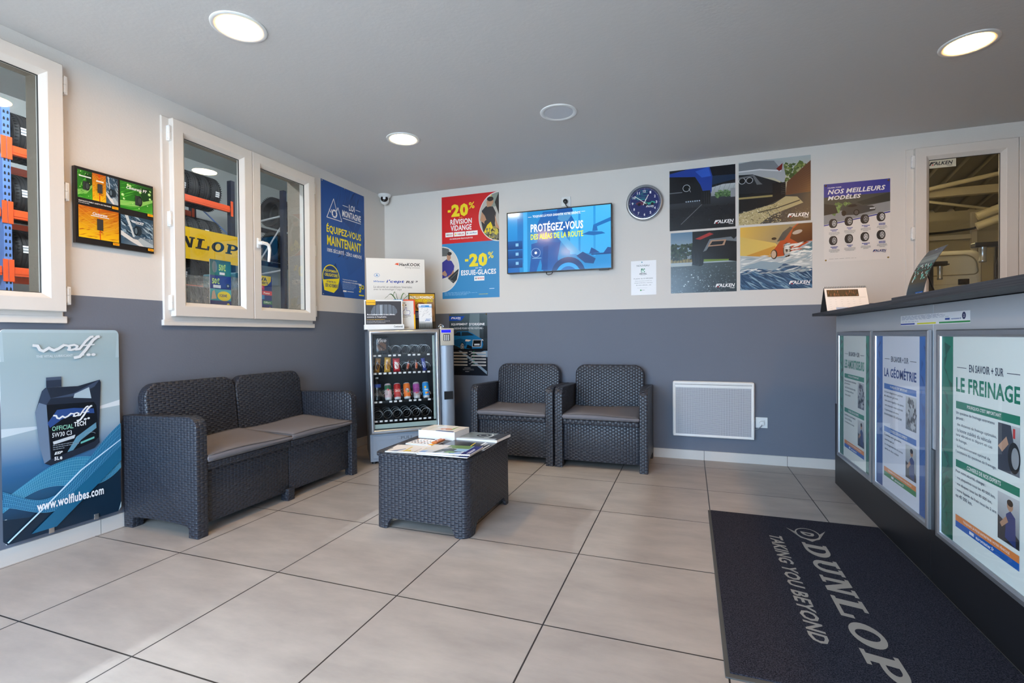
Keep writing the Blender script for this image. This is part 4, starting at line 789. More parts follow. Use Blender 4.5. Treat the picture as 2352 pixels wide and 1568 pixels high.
a = Art(.588, .98, ['1f5eae', '174d96'])
a.poly([(0, .1), (.3, .3), (.5, .0), (0, 0)], '123f7e'); a.poly([(.4, .5), (1, .75), (1, .35), (.6, .2)], '1a57a2'); a.poly([(.3, .75), (.7, .95), (1, .8), (.8, .6)], '14498c'); a.streaks(.3, .35, 1, 1, 40, ['0f3266', '1d5aa4', '174a8c'], 1.0, .12, .01, 3)
for k in range(8): a.line([(.55+.05*k, 1), (.45+.04*k, .72+.02*(k % 3)), (.3+.03*k, .45)], .004, '164384')
W_ = 'f0f2f4'
a.line([(.12, .685), (.27, .865), (.335, .765), (.365, .80), (.45, .685)], .006, W_, True); a.line([(.17, .76), (.2, .735), (.225, .765)], .005, W_); a.circ(.285, .735, .062, 'e8ecf0'); a.circ(.285, .735, .035, '1a4a90')
for k in (-.04, 0, .04): a.line([(.245, .735+k*.5), (.325, .735+k*.5)], .003, '1a4a90')
a.text('LOI', .62, .81, .755, .865, W_, .03); a.rect(.47, .835, .6, .84, W_); a.rect(.78, .835, .9, .84, W_); a.text('MONTAGNE', .46, .735, .91, .795, W_, .03); a.rect(.47, .718, .91, .724, W_)
Y_ = 'f2e21c'
a.text('ÉQUIPEZ-VOUS', .11, .545, .91, .635, Y_, .03); a.text('MAINTENANT', .12, .445, .91, .53, Y_, .03); a.text('100% SÉCURITÉ - ZÉRO AMENDE', .12, .385, .92, .425, W_, .02)
a.circ(.195, .165, .185, Y_); a.circ(.195, .165, .17, '17407c'); a.poly([(.02, .135), (.375, .165), (.345, .075), (.25, .03), (.05, .045)], Y_); a.text('ÉQUIPEMENT', .06, .205, .33, .235, Y_, .03); a.text('OBLIGATOIRE', .06, .17, .34, .198, Y_, .03); a.text('À PARTIR DU', .10, .115, .30, .138, '1a3a70', .03); a.text('1ER NOVEMBRE', .07, .075, .34, .108, '1a3a70', .03)
a.text('TOUJOURS LÀ POUR GARANTIR', .45, .155, .8, .17, W_, .03); a.text('VOTRE SÉCURITÉ ET VOTRE SÉRÉNITÉ', .45, .135, .84, .15, W_, .03); a.bars(.45, .075, .8, .13, 5, '8aa6d0', 5); a.rect(.46, .05, .54, .065, W_); a.bars(.56, .05, .75, .066, 1, W_, 2); a.text('3', .845, .06, .9, .12, Y_, .05); a.circ(.94, .115, .035, Y_); a.circ(.94, .115, .018, '17407c'); a.rect(.84, .125, .91, .145, W_); a.rect(.84, .03, .97, .042, Y_)
e = a.build('promotion_poster', LW(-.925, 1.378), 'print', 'dark blue winter-tyre law poster with yellow lettering, right of the double window', 'poster', back=.001)
for x, y in ((.012, .968), (.3, .972), (.576, .968), (.012, .012), (.576, .012)): sub('pin', MB().lathe([(.0055, 0), (.005, .004), (0, .0055)], 10), 'chrome', e, 50, Matrix.Translation((x, y, .002)))

# large oil sign leaning on the wall
a = Art(.487, .968, None, z0=0)
def rr(x0, y0, x1, y1, rx, ry):
    return [(x1-rx+rx*math.cos(t), y1-ry+ry*math.sin(t)) for t in [PI/2*k/6 for k in range(7)]] + [(x0+rx-rx*math.sin(t), y1-ry+ry*math.cos(t)) for t in [PI/2*k/6 for k in range(7)]] + [(x0+.03, y0), (x1-rx*.7, y0), (x1, y0+ry*.7)]
strip_y = [0, .12, .22, .30, .36, .42, .50, .60, .72, .85, 1]; strip_c = ['0f2638', '153a56', '1f5478', '2a5f8c', '41709a', '7490ac', '99adb9', 'a3b5bd', '9eb2ba', '9ab0b7', 'a2b7bd']
a.poly(rr(0, 0, 1, 1, .045, .028), 'a9bfc7')
for i in range(10):
    x0 = .0 if 0 < i < 9 else .03; x1 = 1 if 0 < i < 9 else .965
    y0, y1 = strip_y[i], strip_y[i+1]; y1 = .985 if i == 9 else y1; y0 = .0 if i == 0 else y0
    a.poly([(x0, y0), (x1, y0), (x1 if i != 9 else .985, y1), (x0 if i != 9 else .02, y1)], [strip_c[i], strip_c[i], strip_c[i+1], strip_c[i+1]], i == 0)
a.poly([(.35, .56), (1, .585), (1, .615), (.6, .57)], 'd4dde2'); a.poly([(0, .50), (.3, .52), (.3, .53), (0, .54)], 'c4d2da')
a.poly([(0, .12), (0, .02), (.03, 0), (.97, 0), (1, .05), (1, .25), (.82, .22), (.6, .12), (.4, .18), (.2, .1)], '11293c')
r_ = random.Random(4)
def wave(f0, f1, n, c0, c1, nx=34):
    for k in range(n):
        t = k/(n-1); a.line([(x/nx, f0(x/nx)*(1-t)+f1(x/nx)*t) for x in range(nx+1)], .0016, c0 if k % 2 else c1)
    for x in range(0, nx*2+1):
        u = x/(nx*2); a.line([(u, f0(u)), (min(1, u+.02), f1(min(1, u+.02)))], .0012, c0)
bw = lambda y: [(x/20, y(x/20)) for x in range(21)]
w1 = lambda u: .255+.075*math.sin(4.2*u-.6)+.05*u*u; w2 = lambda u: .14+.07*math.sin(5.0*u+.2)+.16*u*u
a.poly(bw(w1)+bw(w2)[::-1], '2f82a8'); wave(w1, w2, 12, '6ab8d8', '4fa0c6')
w3 = lambda u: .22+.06*math.sin(6*u+2.6)+.22*u**3; w4 = lambda u: .14+.05*math.sin(6*u+2.2)+.16*u**3
a.poly(bw(w3)+bw(w4)[::-1], '2a6f98'); wave(w3, w4, 8, '58a8d0', '3f8ab4')
a.poly([(.08, .02), (.2, .02), (1, .36), (1, .28), (.4, .02)], '1d6488'); a.line([(.03, .012), (.35, .15), (.62, .275), (1, .395)], .007, 'bfe6fa')
# can
a.poly([(.245, .60), (.30, .70), (.33, .715), (.60, .71), (.80, .735), (.81, .72), (.785, .43), (.79, .40), (.74, .375), (.36, .33), (.31, .345), (.27, .45)], '232b3a'); a.poly([(.245, .60), (.275, .645), (.335, .63), (.36, .36), (.31, .345), (.27, .45)], '6b7f98'); a.poly([(.275, .645), (.30, .70), (.34, .714), (.37, .66), (.335, .63)], '35435a')
a.poly([(.335, .715), (.335, .75), (.46, .75), (.46, .714)], '2c3648'); a.rect(.335, .75, .46, .765, '46546a'); a.poly([(.36, .66), (.56, .675), (.8, .735), (.75, .70), (.58, .66)], '3c4a62'); a.poly([(.57, .672), (.70, .70), (.72, .64), (.56, .652)], 'a4b8c4')
a.poly([(.34, .60), (.34, .63), (.74, .62), (.765, .60), (.785, .43), (.74, .41), (.37, .36)], '10151d'); a.poly([(.34, .54), (.42, .60), (.56, .60), (.74, .585), (.745, .56), (.6, .57), (.46, .55), (.36, .515)], '2c4a86'); a.poly([(.5, .38), (.58, .45), (.76, .51), (.762, .48), (.62, .43), (.55, .385)], '5f90a8')
G_ = 'd8dde0'
def wolf(x0, y0, x1, y1, c, c2):     # flowing script wordmark
    f = lambda u, v: (x0+(x1-x0)*u, y0+(y1-y0)*v); T = (x1-x0)*a.w
    st = lambda pts, wd, cc: a.line([f(*p) for p in pts], wd*T, cc)
    for dx, cc in ((.006, c2), (0, c)):
        st([(.0+dx, .62), (.06+dx, .60), (.09+dx, .42), (.14+dx, .36), (.22+dx, .50), (.25+dx, .44), (.29+dx, .38), (.36+dx, .46), (.44+dx, .62)], .045, cc)
        st([(.44+dx, .62), (.5+dx, .58), (.53+dx, .48), (.5+dx, .40), (.55+dx, .38), (.62+dx, .44), (.65+dx, .55), (.6+dx, .62), (.52+dx, .58)], .036, cc)
        st([(.62+dx, .40), (.68+dx, .42), (.78+dx, .78), (.86+dx, .98), (.9+dx, 1.0)], .04, cc); st([(.6+dx, .02), (.68+dx, .06), (.78+dx, .38), (.90+dx, .84), (.97+dx, .99), (1.0+dx, 1.0)], .05, cc); st([(.74+dx, .58), (.92+dx, .62)], .022, cc)
wolf(.24, .855, .80, .965, G_, '7d8a92'); a.ell(.70, .87, .02, .007, G_); a.ell(.745, .87, .02, .007, G_); a.ell(.65, .87, .012, .004, G_)
a.text('THE VITAL LUBRICANT', .26, .863, .56, .875, 'c6d4da', .02)
wolf(.39, .53, .72, .60, 'e4e8ea', '8a949c'); a.ell(.66, .535, .014, .005, G_); a.ell(.69, .537, .012, .005, G_)
a.text('OFFICIAL', .375, .497, .555, .52, '8fd0b4', .01); a.text('TECH', .56, .503, .665, .527, 'e8ecee', .04); a.text('5W30 C3', .375, .465, .54, .488, 'd4dadd', .01); a.poly([(.38, .445), (.57, .462), (.56, .445), (.385, .43)], 'c4ccd2'); a.bars(.38, .40, .6, .43, 3, '8a96a0', 3, .35); a.text('ESP', .39, .378, .46, .392, 'd8dde0', .05, .3); a.text('5L', .39, .35, .43, .368, 'e8ecee', .03); a.text('e', .435, .35, .455, .365, 'e8ecee', .03); a.poly([(.615, .42), (.74, .437), (.74, .427), (.615, .41)], '6ab8b0'); a.arc(.7, .45, .05, .012, .0015, '9aa6b0', .2, PI-.2)
a.text('www.wolflubes.com', .245, .118, .82, .165, 'eef2f4', .03)
# put it in perspective-neutral place, chamfered lower corners
e = a.build('oil_sign', LW(-3.012, .100, .032), 'gloss', 'large grey-blue motor oil sign with oil can, left of the sofa by the floor', 'sign', back=0)
sub('sign_board', MB().prism([(x*.487, y*.968) for x, y in rr(0, 0, 1, 1, .045, .028)], -.012, -.0004), 'white', e)
for x in (.165, .355): sub('wall_clip', MB().box(x, -.006, -.034, x+.022, .022, .006, r=.002), 'chrome', e)

# ============================================================ posters, television wall
a = Art(.596, .985, None); a.rect(0, .54, 1, 1, 'cf1018'); a.rect(0, 0, 1, .54, '2f86bd')
def clipc(cx, cy, rx, ry):       # keep a photo inside its round window
    def f(pts):
        q = []
        for x, y in pts:
            d = math.hypot((x-cx)/rx, (y-cy)/ry); q.append((x, y) if d <= 1 else (cx+(x-cx)/d, cy+(y-cy)/d))
        return [(min(max(x, 0), 1), min(max(y, 0), 1)) for x, y in q]
    return f
K1 = (1.0, .765, .345, .235); a.clip = clipc(1.0, .765, .345, .235)
a.ell(*K1, 'e6e2dc', n=60); a.clip = clipc(1.0, .765, .335, .228); a.ell(1.0, .765, .335, .228, 'b8b4ac', n=60); a.rect(.86, .86, 1, 1, '8a9488'); a.poly([(.93, .9), (1, 1), (1, .78)], '1c1e20'); a.rect(.86, .90, .875, .98, 'e8c020')
a.poly([(.72, .62), (.70, .72), (.71, .83), (.78, .87), (.90, .86), (.95, .80), (.93, .70), (.95, .62)], '22242c'); a.poly([(.80, .86), (.79, .91), (.82, .94), (.90, .94), (.91, .90), (.87, .865)], 'b98a6a'); a.ell(.855, .935, .055, .022, '251c18'); a.poly([(.68, .74), (.71, .82), (.76, .78), (.80, .72), (.76, .70)], 'b98a6a'); a.ell(.80, .715, .05, .025, '2a2c30'); a.poly([(.93, .78), (.97, .70), (1, .66), (1, .62), (.94, .66)], 'b98a6a'); a.poly([(.74, .62), (.80, .69), (.86, .72), (.90, .66), (.84, .60)], 'e6cc18')
a.poly([(.72, .60), (.80, .61), (.9, .66), (1, .64), (1, .52), (.78, .52)], '1d1f20'); a.specks(.78, .54, 1, .66, 60, ['6a6a58', '3a3c38', '8a8450', 'c8b83a'], .022, 4); a.poly([(.71, .60), (.76, .62), (.78, .56), (.74, .55)], '3a8a4a')
K2 = (.0, .29, .31, .225); a.clip = clipc(*K2); a.ell(*K2, 'e4e0da', n=60); a.clip = clipc(0, .29, .30, .218); a.ell(0, .29, .30, .218, 'cfcbc4', n=60); a.rect(0, .42, .14, .52, '6a6e6c')
for k in range(6): a.rect(0, .43+.014*k, .13, .436+.014*k, '45484a')
a.poly([(.0, .20), (0, .36), (.08, .39), (.17, .37), (.22, .32), (.20, .24), (.12, .22)], '2f2f86'); a.poly([(.09, .38), (.085, .42), (.10, .44), (.15, .44), (.16, .40), (.13, .37)], 'b08468'); a.ell(.135, .442, .04, .018, '2c201c'); a.poly([(.0, .26), (.05, .28), (.09, .24), (.06, .22), (0, .24)], 'b08468'); a.poly([(.20, .28), (.16, .24), (.10, .22), (.12, .20), (.22, .25)], 'b08468'); a.poly([(.10, .20), (.26, .275), (.31, .29), (.29, .17), (.2, .15)], '24282a'); a.line([(.05, .25), (.12, .19), (.2, .17)], .004, '8a8e90'); a.line([(.14, .19), (.28, .26)], .006, '5a6062')
a.clip = None; Y2 = 'f2dc1e'
a.rect(.11, .845, .165, .868, Y2); a.text('20', .175, .795, .475, .92, Y2, .055); a.text('%', .485, .862, .585, .925, Y2, .015); a.text('sur la', .31, .782, .37, .793, Y2, .03); a.text('RÉVISION', .155, .722, .535, .785, 'f6f4f2', .045); a.text('et la', .31, .722, .36, .731, Y2, .03); a.text('VIDANGE', .16, .66, .53, .715, 'f6f4f2', .045)
for x0, x1, t_, c in ((.065, .205, 'BOSCH', 'c81820'), (.22, .415, 'HELIX', 'c81820'), (.43, .635, 'purflux', '1f5ca8')): a.rect(x0, .605, x1, .648, 'f4f4f2'); a.text(t_, x0+(x1-x0)*.33, .617, x1-.015, .634, c, .035); a.circ(x0+.03, .626, .014, '9aa0a4' if c != 'c81820' or t_ == 'BOSCH' else 'e8b818')
a.text('OU MARQUES ÉQUIVALENTES', .14, .575, .55, .592, 'f4e8e8', .03)
a.rect(.41, .355, .47, .378, Y2); a.text('20', .485, .30, .80, .43, Y2, .055); a.text('%', .81, .372, .905, .435, Y2, .015); a.text('sur les', .59, .283, .70, .295, 'f4f4f4', .02); a.text('ESSUIE-GLACES', .34, .222, .945, .272, 'f6f4f2', .04); a.rect(.57, .165, .745, .208, 'f4f4f2'); a.text('BOSCH', .63, .178, .735, .196, 'c81820', .035); a.circ(.6, .187, .016, '9aa0a4')
a.bars(.04, .03, .62, .065, 4, '8abada', 3, .35); a.bars(.65, .03, .96, .04, 1, 'd8d03a', 4); a.bars(.83, .078, .96, .09, 1, 'dcecf4', 5)
a.build('discount_poster', BW(.652, 1.385), 'print', 'red and blue twenty-percent discount poster left of the television', 'poster')
AS, SK = '23262a', 'f0f0ee'
def falk(a_, *k): a_.falken(*k)
a = Art(.498, .494, ['1b1c1f', '24262c'])                      # blue car under a bridge
a.rect(0, .36, 1, .52, ['26272b', '3a3f46']); a.rect(.64, .52, 1, .70, ['8a8f92', 'b9c0c4']); a.poly([(.64, .66), (1, .74), (1, 1), (.5, 1)], '11141c'); a.poly([(.64, .7), (1, .76), (1, .84), (.66, .85)], '1d2f4a'); a.rect(.7, .50, .95, .58, '4f6a48'); a.specks(.7, .5, .95, .6, 40, ['3a5a34', '6a8a5a'], .02, 3); a.rect(.93, .48, 1, .62, '8f9498')
for k in range(5): a.line([(.68+.07*k, .6), (.72+.07*k, .7)], .002, '6f757a')
a.poly([(0, .95), (.3, 1), (.62, 1), (.66, .85), (.65, .6), (.62, .55), (.53, .56), (.48, .7), (.4, .84), (0, .88)], '1f3f9a'); a.poly([(0, .90), (.4, .86), (.48, .72), (.52, .6), (.5, .45), (.0, .45)], '191b20'); a.poly([(.4, .95), (.6, 1), (.64, .85), (.5, .84)], '2f5cc4'); a.poly([(.05, .88), (.38, .85), (.44, .76), (.1, .8)], '0f1014'); a.rect(.48, .40, .63, .62, '1b1b1d')
for k in range(4): a.line([(.5+.035*k, .4), (.5+.035*k, .6)], .003, '303236')
a.circ(.265, .69, .058, 'b0b4b8'); a.circ(.265, .69, .05, '121316'); a.rect(.0, .62, .2, .635, '6a6e74'); a.line([(.3, .68), (.33, .62)], .004, '8a8e92')
for k in range(7): a.rect(.25+.034*k, .455, .27+.034*k, .475, '9aa8b8')
a.line([(.18, .1), (.5, .40)], .005, '6a6c70'); a.specks(0, 0, 1, .4, 300, ['2c2e32', '3c3f44', '191a1c'], .008, 2, .5); a.falken(.68, .045, .975, .125)
a.build('tyre_photo', BW(2.762, 1.878), 'gloss', 'dark photo of a blue car rear, upper left of the four tyre photos', 'picture', 'four square tyre photographs on the back wall')
a = Art(.498, .494, ['c8b896', '8f8a72']); a.rect(0, .55, 1, 1, ['c8c09a', 'aeb6b8']); a.specks(.62, .62, .95, .9, 150, ['5f6f3a', '7f8a4a', '4a5a30', 'a8a878'], .035, 5); a.poly([(.66, .42), (.68, .62), (1, .92), (1, .42)], '6e4a34')
for k in range(12): a.line([(.68, .44+.016*k), (1, .46+.038*k)], .0016, '533624')
a.poly([(.0, .0), (0, .2), (.5, .42), (.72, .42), (1, .44), (1, 0)], '3f3f3d'); a.poly([(0, .0), (0, .18), (.5, .3), (.66, .4), (.82, .38), (.9, .28), (.45, .12), (.3, 0)], 'b9a97c'); a.specks(0, 0, .6, .3, 420, ['8a7a50', 'd4c8a0', '6a5f40', 'e4dcb8'], .011, 3, .6); a.specks(.4, 0, 1, .2, 260, ['55544f', '2e2e2c', '6a6860'], .01, 9, .6); a.line([(.28, .18), (.55, .23), (.85, .32)], .008, '4a4436')
a.poly([(0, .2), (0, .5), (.62, .5), (.66, .4), (.4, .28)], '1c1d1e')
a.poly([(0, .78), (0, .98), (.4, 1), (.62, .95), (.66, .72), (.64, .6), (.5, .7), (.2, .76)], 'a9acb0'); a.poly([(0, .86), (.3, .86), (.6, .82), (.5, .97), (.2, 1), (0, .98)], '7d8186'); a.poly([(.0, .84), (.3, .845), (.6, .79), (.6, .81), (.3, .865), (0, .86)], 'd8dadc'); a.poly([(0, .5), (0, .80), (.2, .79), (.5, .66), (.62, .6), (.6, .46)], '26282b'); a.poly([(.53, .84), (.62, .92), (.61, .82), (.57, .8)], '7a2420'); a.rect(.48, .42, .66, .62, '1a1a1b')
for k in range(6): a.line([(.6, .44+.03*k), (.66, .445+.03*k)], .003, '4a4a4a')
for cx in (.05, .155): a.circ(cx, .70, .05, 'b9bcc0'); a.circ(cx, .70, .042, '1a1b1c')
a.poly([(0, .76), (.22, .78), (.3, .66), (.34, .62), (.26, .62), (.2, .76), (0, .73)], '6a6d70'); a.ell(.19, .44, .045, .06, '1c1c1d'); a.rect(0, .41, .48, .44, '9a8a5a'); a.falken(.68, .045, .975, .125)
a.build('tyre_photo', BW(3.284, 1.883), 'gloss', 'photo of a silver car with twin exhausts, upper right of the four tyre photos', 'picture', 'four square tyre photographs on the back wall')
a = Art(.498, .496, ['2f3a40', '5d6a6c']); a.rect(0, .48, 1, 1, ['a4b0b4', '5f7f9a']); a.rect(0, .5, .34, .56, '8a7a48'); a.specks(0, .55, .34, .8, 170, ['2c3a28', '3a4a34', '1f2a1e'], .03, 3); a.rect(.5, .50, .9, .56, '6f8a3a')
for k in range(6): a.rect(.03+.05*k, .5, .038+.05*k, .66, '3a3428')
a.poly([(.34, .62), (.34, 1), (1, 1), (1, .52), (.5, .54), (.42, .62)], '1a1c1f'); a.poly([(.38, .88), (.6, .97), (.66, .94), (.46, .86)], 'a83430'); a.poly([(.5, .66), (.6, .86), (.92, .88), (.96, .84), (1, .88), (1, .8), (.8, .83), (.64, .82), (.55, .68)], '6f767c'); a.poly([(.57, .74), (.62, .84), (.85, .84), (.82, .75)], 'b08a70'); a.poly([(.6, .76), (.64, .82), (.82, .82), (.79, .765)], '1c1d1e')
a.poly([(.34, .46), (.32, .62), (.34, .80), (.42, .68), (.52, .60), (.5, .44), (.44, .43)], '141516')
for k in range(4): a.line([(.36+.04*k, .45), (.36+.04*k, .64)], .003, '2e3032')
a.poly([(.88, .5), (.92, .6), (1, .6), (1, .48)], '121314'); a.specks(0, 0, 1, .45, 520, ['5f6c70', '38444a', '6f7f84', '4a565a'], .011, 4, .6); a.specks(.2, .02, .7, .3, 22, ['a4b4b6', 'b8c4c6'], .012, 6); a.rect(0, .44, .33, .48, 'a8b0ac'); a.falken(.68, .05, .975, .13)
a.build('tyre_photo', BW(2.770, 1.364), 'gloss', 'photo of a black car with square exhaust, lower left of the four tyre photos', 'picture', 'four square tyre photographs on the back wall')
a = Art(.498, .495, ['35506e', '4f6f8c']); a.rect(0, .55, 1, 1, ['d8ae5a', '5c8390', '3f6470', 'e8b84c']); a.poly([(0, .5), (0, .85), (.5, .72), (.7, .45)], 'd9b860'); a.poly([(.1, .55), (.5, .68), (.5, .5), (0, .48)], 'c9923c'); a.poly([(0, .30), (0, .55), (.5, .5), (1, .55), (1, .3)], 'b8bfc0'); a.poly([(0, 0), (0, .32), (.3, .45), (.6, .4), (1, .3), (1, 0)], '3a5876')
a.streaks(0, .0, 1, .32, 130, ['5f82a0', '2a4664', '86a6ba', '4a6e8e', '2c4a68'], -.6, .16, .012, 8); a.streaks(0, .25, 1, .55, 80, ['d8dcd8', 'a8b0b0', 'e8e8e2', '8fa0a8'], .15, .14, .012, 9); a.poly([(0, .36), (.3, .45), (.62, .40), (.5, .30), (.25, .33)], '8fa4b0')
a.poly([(.44, .50), (.48, .62), (.56, .74), (.68, .90), (.80, 1), (1, 1), (1, .72), (.82, .58), (.66, .52)], 'b2401c'); a.poly([(.52, .74), (.60, .88), (.70, .96), (.74, .94), (.62, .76)], '2a3c44'); a.poly([(.70, .78), (.74, .92), (.82, 1), (1, 1), (1, .74), (.84, .68)], '4a1c14'); a.ell(.80, .87, .07, .03, 'b0a49a', rot=.3); a.ell(.48, .79, .035, .02, '1a1c1e'); a.ell(.66, .60, .055, .115, '17181a'); a.ell(.655, .60, .04, .09, 'b8b0a4'); a.ell(.655, .60, .015, .03, '3a3a3a'); a.ell(.48, .545, .045, .075, '1c1c1e'); a.ell(.475, .545, .034, .06, 'c4a890')
a.streaks(.6, .42, 1, .72, 40, ['dfe0da', '9fb0b8', 'f0f0ea'], .25, .12, .015, 12); a.falken(.68, .045, .975, .12)
a.build('tyre_photo', BW(3.294, 1.370), 'gloss', 'photo of a red car splashing water, lower right of the four tyre photos', 'picture', 'four square tyre photographs on the back wall')
a = Art(.416, .582, 'dfd9d3'); a.rect(0, .83, 1, 1, '2a3592'); a.poly([(0, .5), (0, .83), (1, .83), (1, .60)], '3f4642'); a.poly([(0, .48), (0, .62), (1, .72), (1, .60)], '8d8f90'); a.specks(.1, .62, .5, .74, 40, ['7a9a5a', '5f7a44'], .03, 3); a.poly([(0, .60), (0, .75), (.18, .72), (.22, .62)], '23282a'); a.poly([(.5, .74), (1, .83), (1, .72), (.6, .70)], '2c3230'); a.poly([(0, .475), (1, .595), (1, .58), (0, .462)], '2a3592')
a.poly([(.27, .62), (.30, .68), (.40, .72), (.48, .725), (.58, .69), (.74, .68), (.79, .65), (.78, .62), (.5, .58), (.32, .585)], '3a3e40'); a.poly([(.36, .69), (.41, .715), (.48, .715), (.52, .69), (.44, .68)], '16181a'); a.ell(.50, .61, .045, .04, '141516'); a.ell(.50, .61, .03, .027, '4a4c4e'); a.ell(.31, .61, .035, .035, '141516'); a.rect(.7, .64, .78, .655, 'c8ccd0')
a.text('FALKEN TYRES', .06, .942, .27, .955, 'f0f0f4', .035, .1); a.text('NOS MEILLEURS', .06, .865, .93, .925, 'f0eeea', .05, .25); a.text('MODÈLES', .06, .79, .57, .855, 'f0eeea', .05, .25)
for r_ in range(2):
    for c_ in range(4):
        cx = .16+.24*c_; cy = (.49+.014*c_) if r_ == 0 else .27+.012*c_; a.tyre(cx, cy, .068, .058, 1, ['b8b8b8', 'a8a8a8', '8a8a8a', 'd0d0d0'][(r_+c_) % 4]); a.bars(cx-.06, cy-.105, cx+.06, cy-.075, 2, '2a3592', c_, .6, 1); a.bars(cx-.09, cy-.155, cx+.09, cy-.11, 3, '77736f', c_+5, .35, 1)
a.falken(.74, .085, .94, .125, '22306e'); a.bars(.08, .03, .92, .04, 1, 'a8a29c', 3)
e = a.build('tyre_range_poster', BW(3.868, 1.560), 'print', 'white and blue poster of eight tyres, left of the workshop window', 'poster')
for x, y in ((.012, .57), (.404, .57), (.012, .012), (.404, .012)): sub('drawing_pin', MB().lathe([(.006, 0), (.0055, .003), (.003, .006), (0, .0065)], 12), 'brass', e, 50, Matrix.Translation((x, y, .002)))
a = Art(.206, .288, 'f0eff0'); a.text('NOUVEAU', .23, .83, .73, .88, '2a2a2c', .0); a.rect(.4, .66, .55, .77, '1f7a55'); a.specks(.42, .68, .53, .76, 5, ['e8f4ec'], .03, 3); a.text('ARVAL', .33, .595, .63, .645, '2f3438', .03); a.rect(.37, .575, .58, .582, '8a8a8c'); a.text('A partir du 01/09/2025', .1, .455, .87, .495, '3a3a3c', .0); a.text('Nous pouvons prendre en', .16, .395, .82, .42, '6a6a6c'); a.text('charge la Révision, entretien', .13, .335, .85, .365, '6a6a6c'); a.text('de votre véhicule.....etc', .2, .275, .8, .305, '6a6a6c'); a.bars(.25, .2, .75, .21, 1, '9a9a9c', 2); a.rect(.36, .12, .42, .155, '3a9a4a'); a.bars(.44, .13, .65, .15, 1, '4a4a4c', 3)
e = a.build('paper_notice', BW(2.448, 1.360), 'print', 'white A4 notice headed NOUVEAU below the clock', 'notice', back=.0005)
sub('pin', MB().lathe([(.005, 0), (.004, .005), (0, .006)], 10), mat('teal_pin', '2a8aa0', .4), e, 50, Matrix.Translation((.09, .275, .001))); sub('clear_tape', MB().box(-.06, .272, .0002, .27, .288, .0008), 'clear', e) if 0 else None
a = Art(.40, .588, ['15191f', '3c444a']); a.rect(0, .42, 1, 1, ['1e242a', '4a5a60']); a.poly([(.5, .6), (.55, 1), (.8, 1), (.8, .6)], '6a7a80'); a.rect(.9, .6, 1, .8, '2a3034'); a.poly([(0, 0), (0, .42), (1, .42), (1, .0)], '1a1f28'); a.poly([(.7, .35), (1, .42), (1, .3), (.85, .3)], '7f93a4'); a.poly([(.2, .42), (.55, .25), (.98, .02), (.98, .07), (.5, .32), (.26, .42)], '7f90a0')
a.poly([(0, .89), (0, .965), (.42, .965), (.32, .89)], '1f4fae'); a.falken(.05, .905, .31, .95); a.text('EQUIPEMENT', .06, .81, .49, .85, 'f4f4f4', .04); a.text("D'ORIGINE", .53, .81, .93, .85, 'f4f4f4', .04); a.text('- DESSINÉ POUR VOTRE VOITURE -', .10, .75, .90, .785, 'e4e8ea', .015)
a.poly([(.05, .52), (.06, .62), (.13, .66), (.22, .715), (.50, .715), (.62, .68), (.72, .64), (.86, .59), (.89, .50), (.86, .44), (.5, .43), (.3, .44)], '1d6fa4'); a.poly([(.10, .65), (.22, .705), (.30, .705), (.31, .64)], '16242e'); a.poly([(.32, .64), (.33, .705), (.50, .705), (.66, .65)], '1d2f3a'); a.poly([(.05, .56), (.3, .60), (.45, .57), (.45, .48), (.2, .47)], '164f7c'); a.poly([(.6, .46), (.62, .58), (.86, .58), (.84, .46)], 'aab4bc'); a.poly([(.62, .47), (.64, .57), (.84, .57), (.82, .47)], '15181c'); a.poly([(.42, .555), (.44, .585), (.58, .575), (.52, .55)], 'e4dcd0'); a.poly([(.84, .58), (.88, .585), (.9, .56)], 'f0f0ec'); a.rect(.66, .485, .80, .515, 'c8ccd0'); a.poly([(.45, .44), (.48, .5), (.6, .47), (.6, .43)], '14181e')
a.ell(.345, .46, .055, .072, '121417'); a.ell(.345, .46, .042, .058, 'd0d4d8'); a.ell(.345, .46, .035, .05, '2a2e32')
for k in range(5): t_ = k*2*PI/5; a.line([(.345, .46), (.345+.038*math.cos(t_), .46+.052*math.sin(t_))], .003, 'd0d4d8')
a.rect(0, .40, 1, .43, '12161c')
for k in range(5):
    y = .355-.05*k; a.rect(.08, y, .48, y+.024, 'b4aca0'); a.poly([(.56, y), (.60, y+.024), (.96, y+.024), (.96, y)], 'b8b4b0'); a.bars(.52, y+.027, .62, y+.04, 1, 'd8dcdc', k); a.poly([(.62, y+.026), (.68, y+.04), (.64, y+.04)], '2a8a5a'); a.bars(.75, y+.008, .95, y+.016, 1, '6a6660', k+3); a.bars(.25, y+.008, .46, y+.016, 1, '6a6660', k+7)
a.bars(.4, .115, .6, .125, 1, 'e8e8e8', 2); a.bars(.32, .082, .68, .108, 2, '8a8e92', 3, .4, 1); a.bars(.42, .055, .58, .065, 1, 'e8e8e8', 5)
e = a.build('car_poster', BW(.722, .648), 'gloss', 'black poster with a blue car, behind the vending machine on the grey wall', 'poster')
for x in (.01, .39): sub('drawing_pin', MB().lathe([(.006, 0), (.0055, .003), (0, .0065)], 12), 'brass', e, 50, Matrix.Translation((x, .582, .002)))
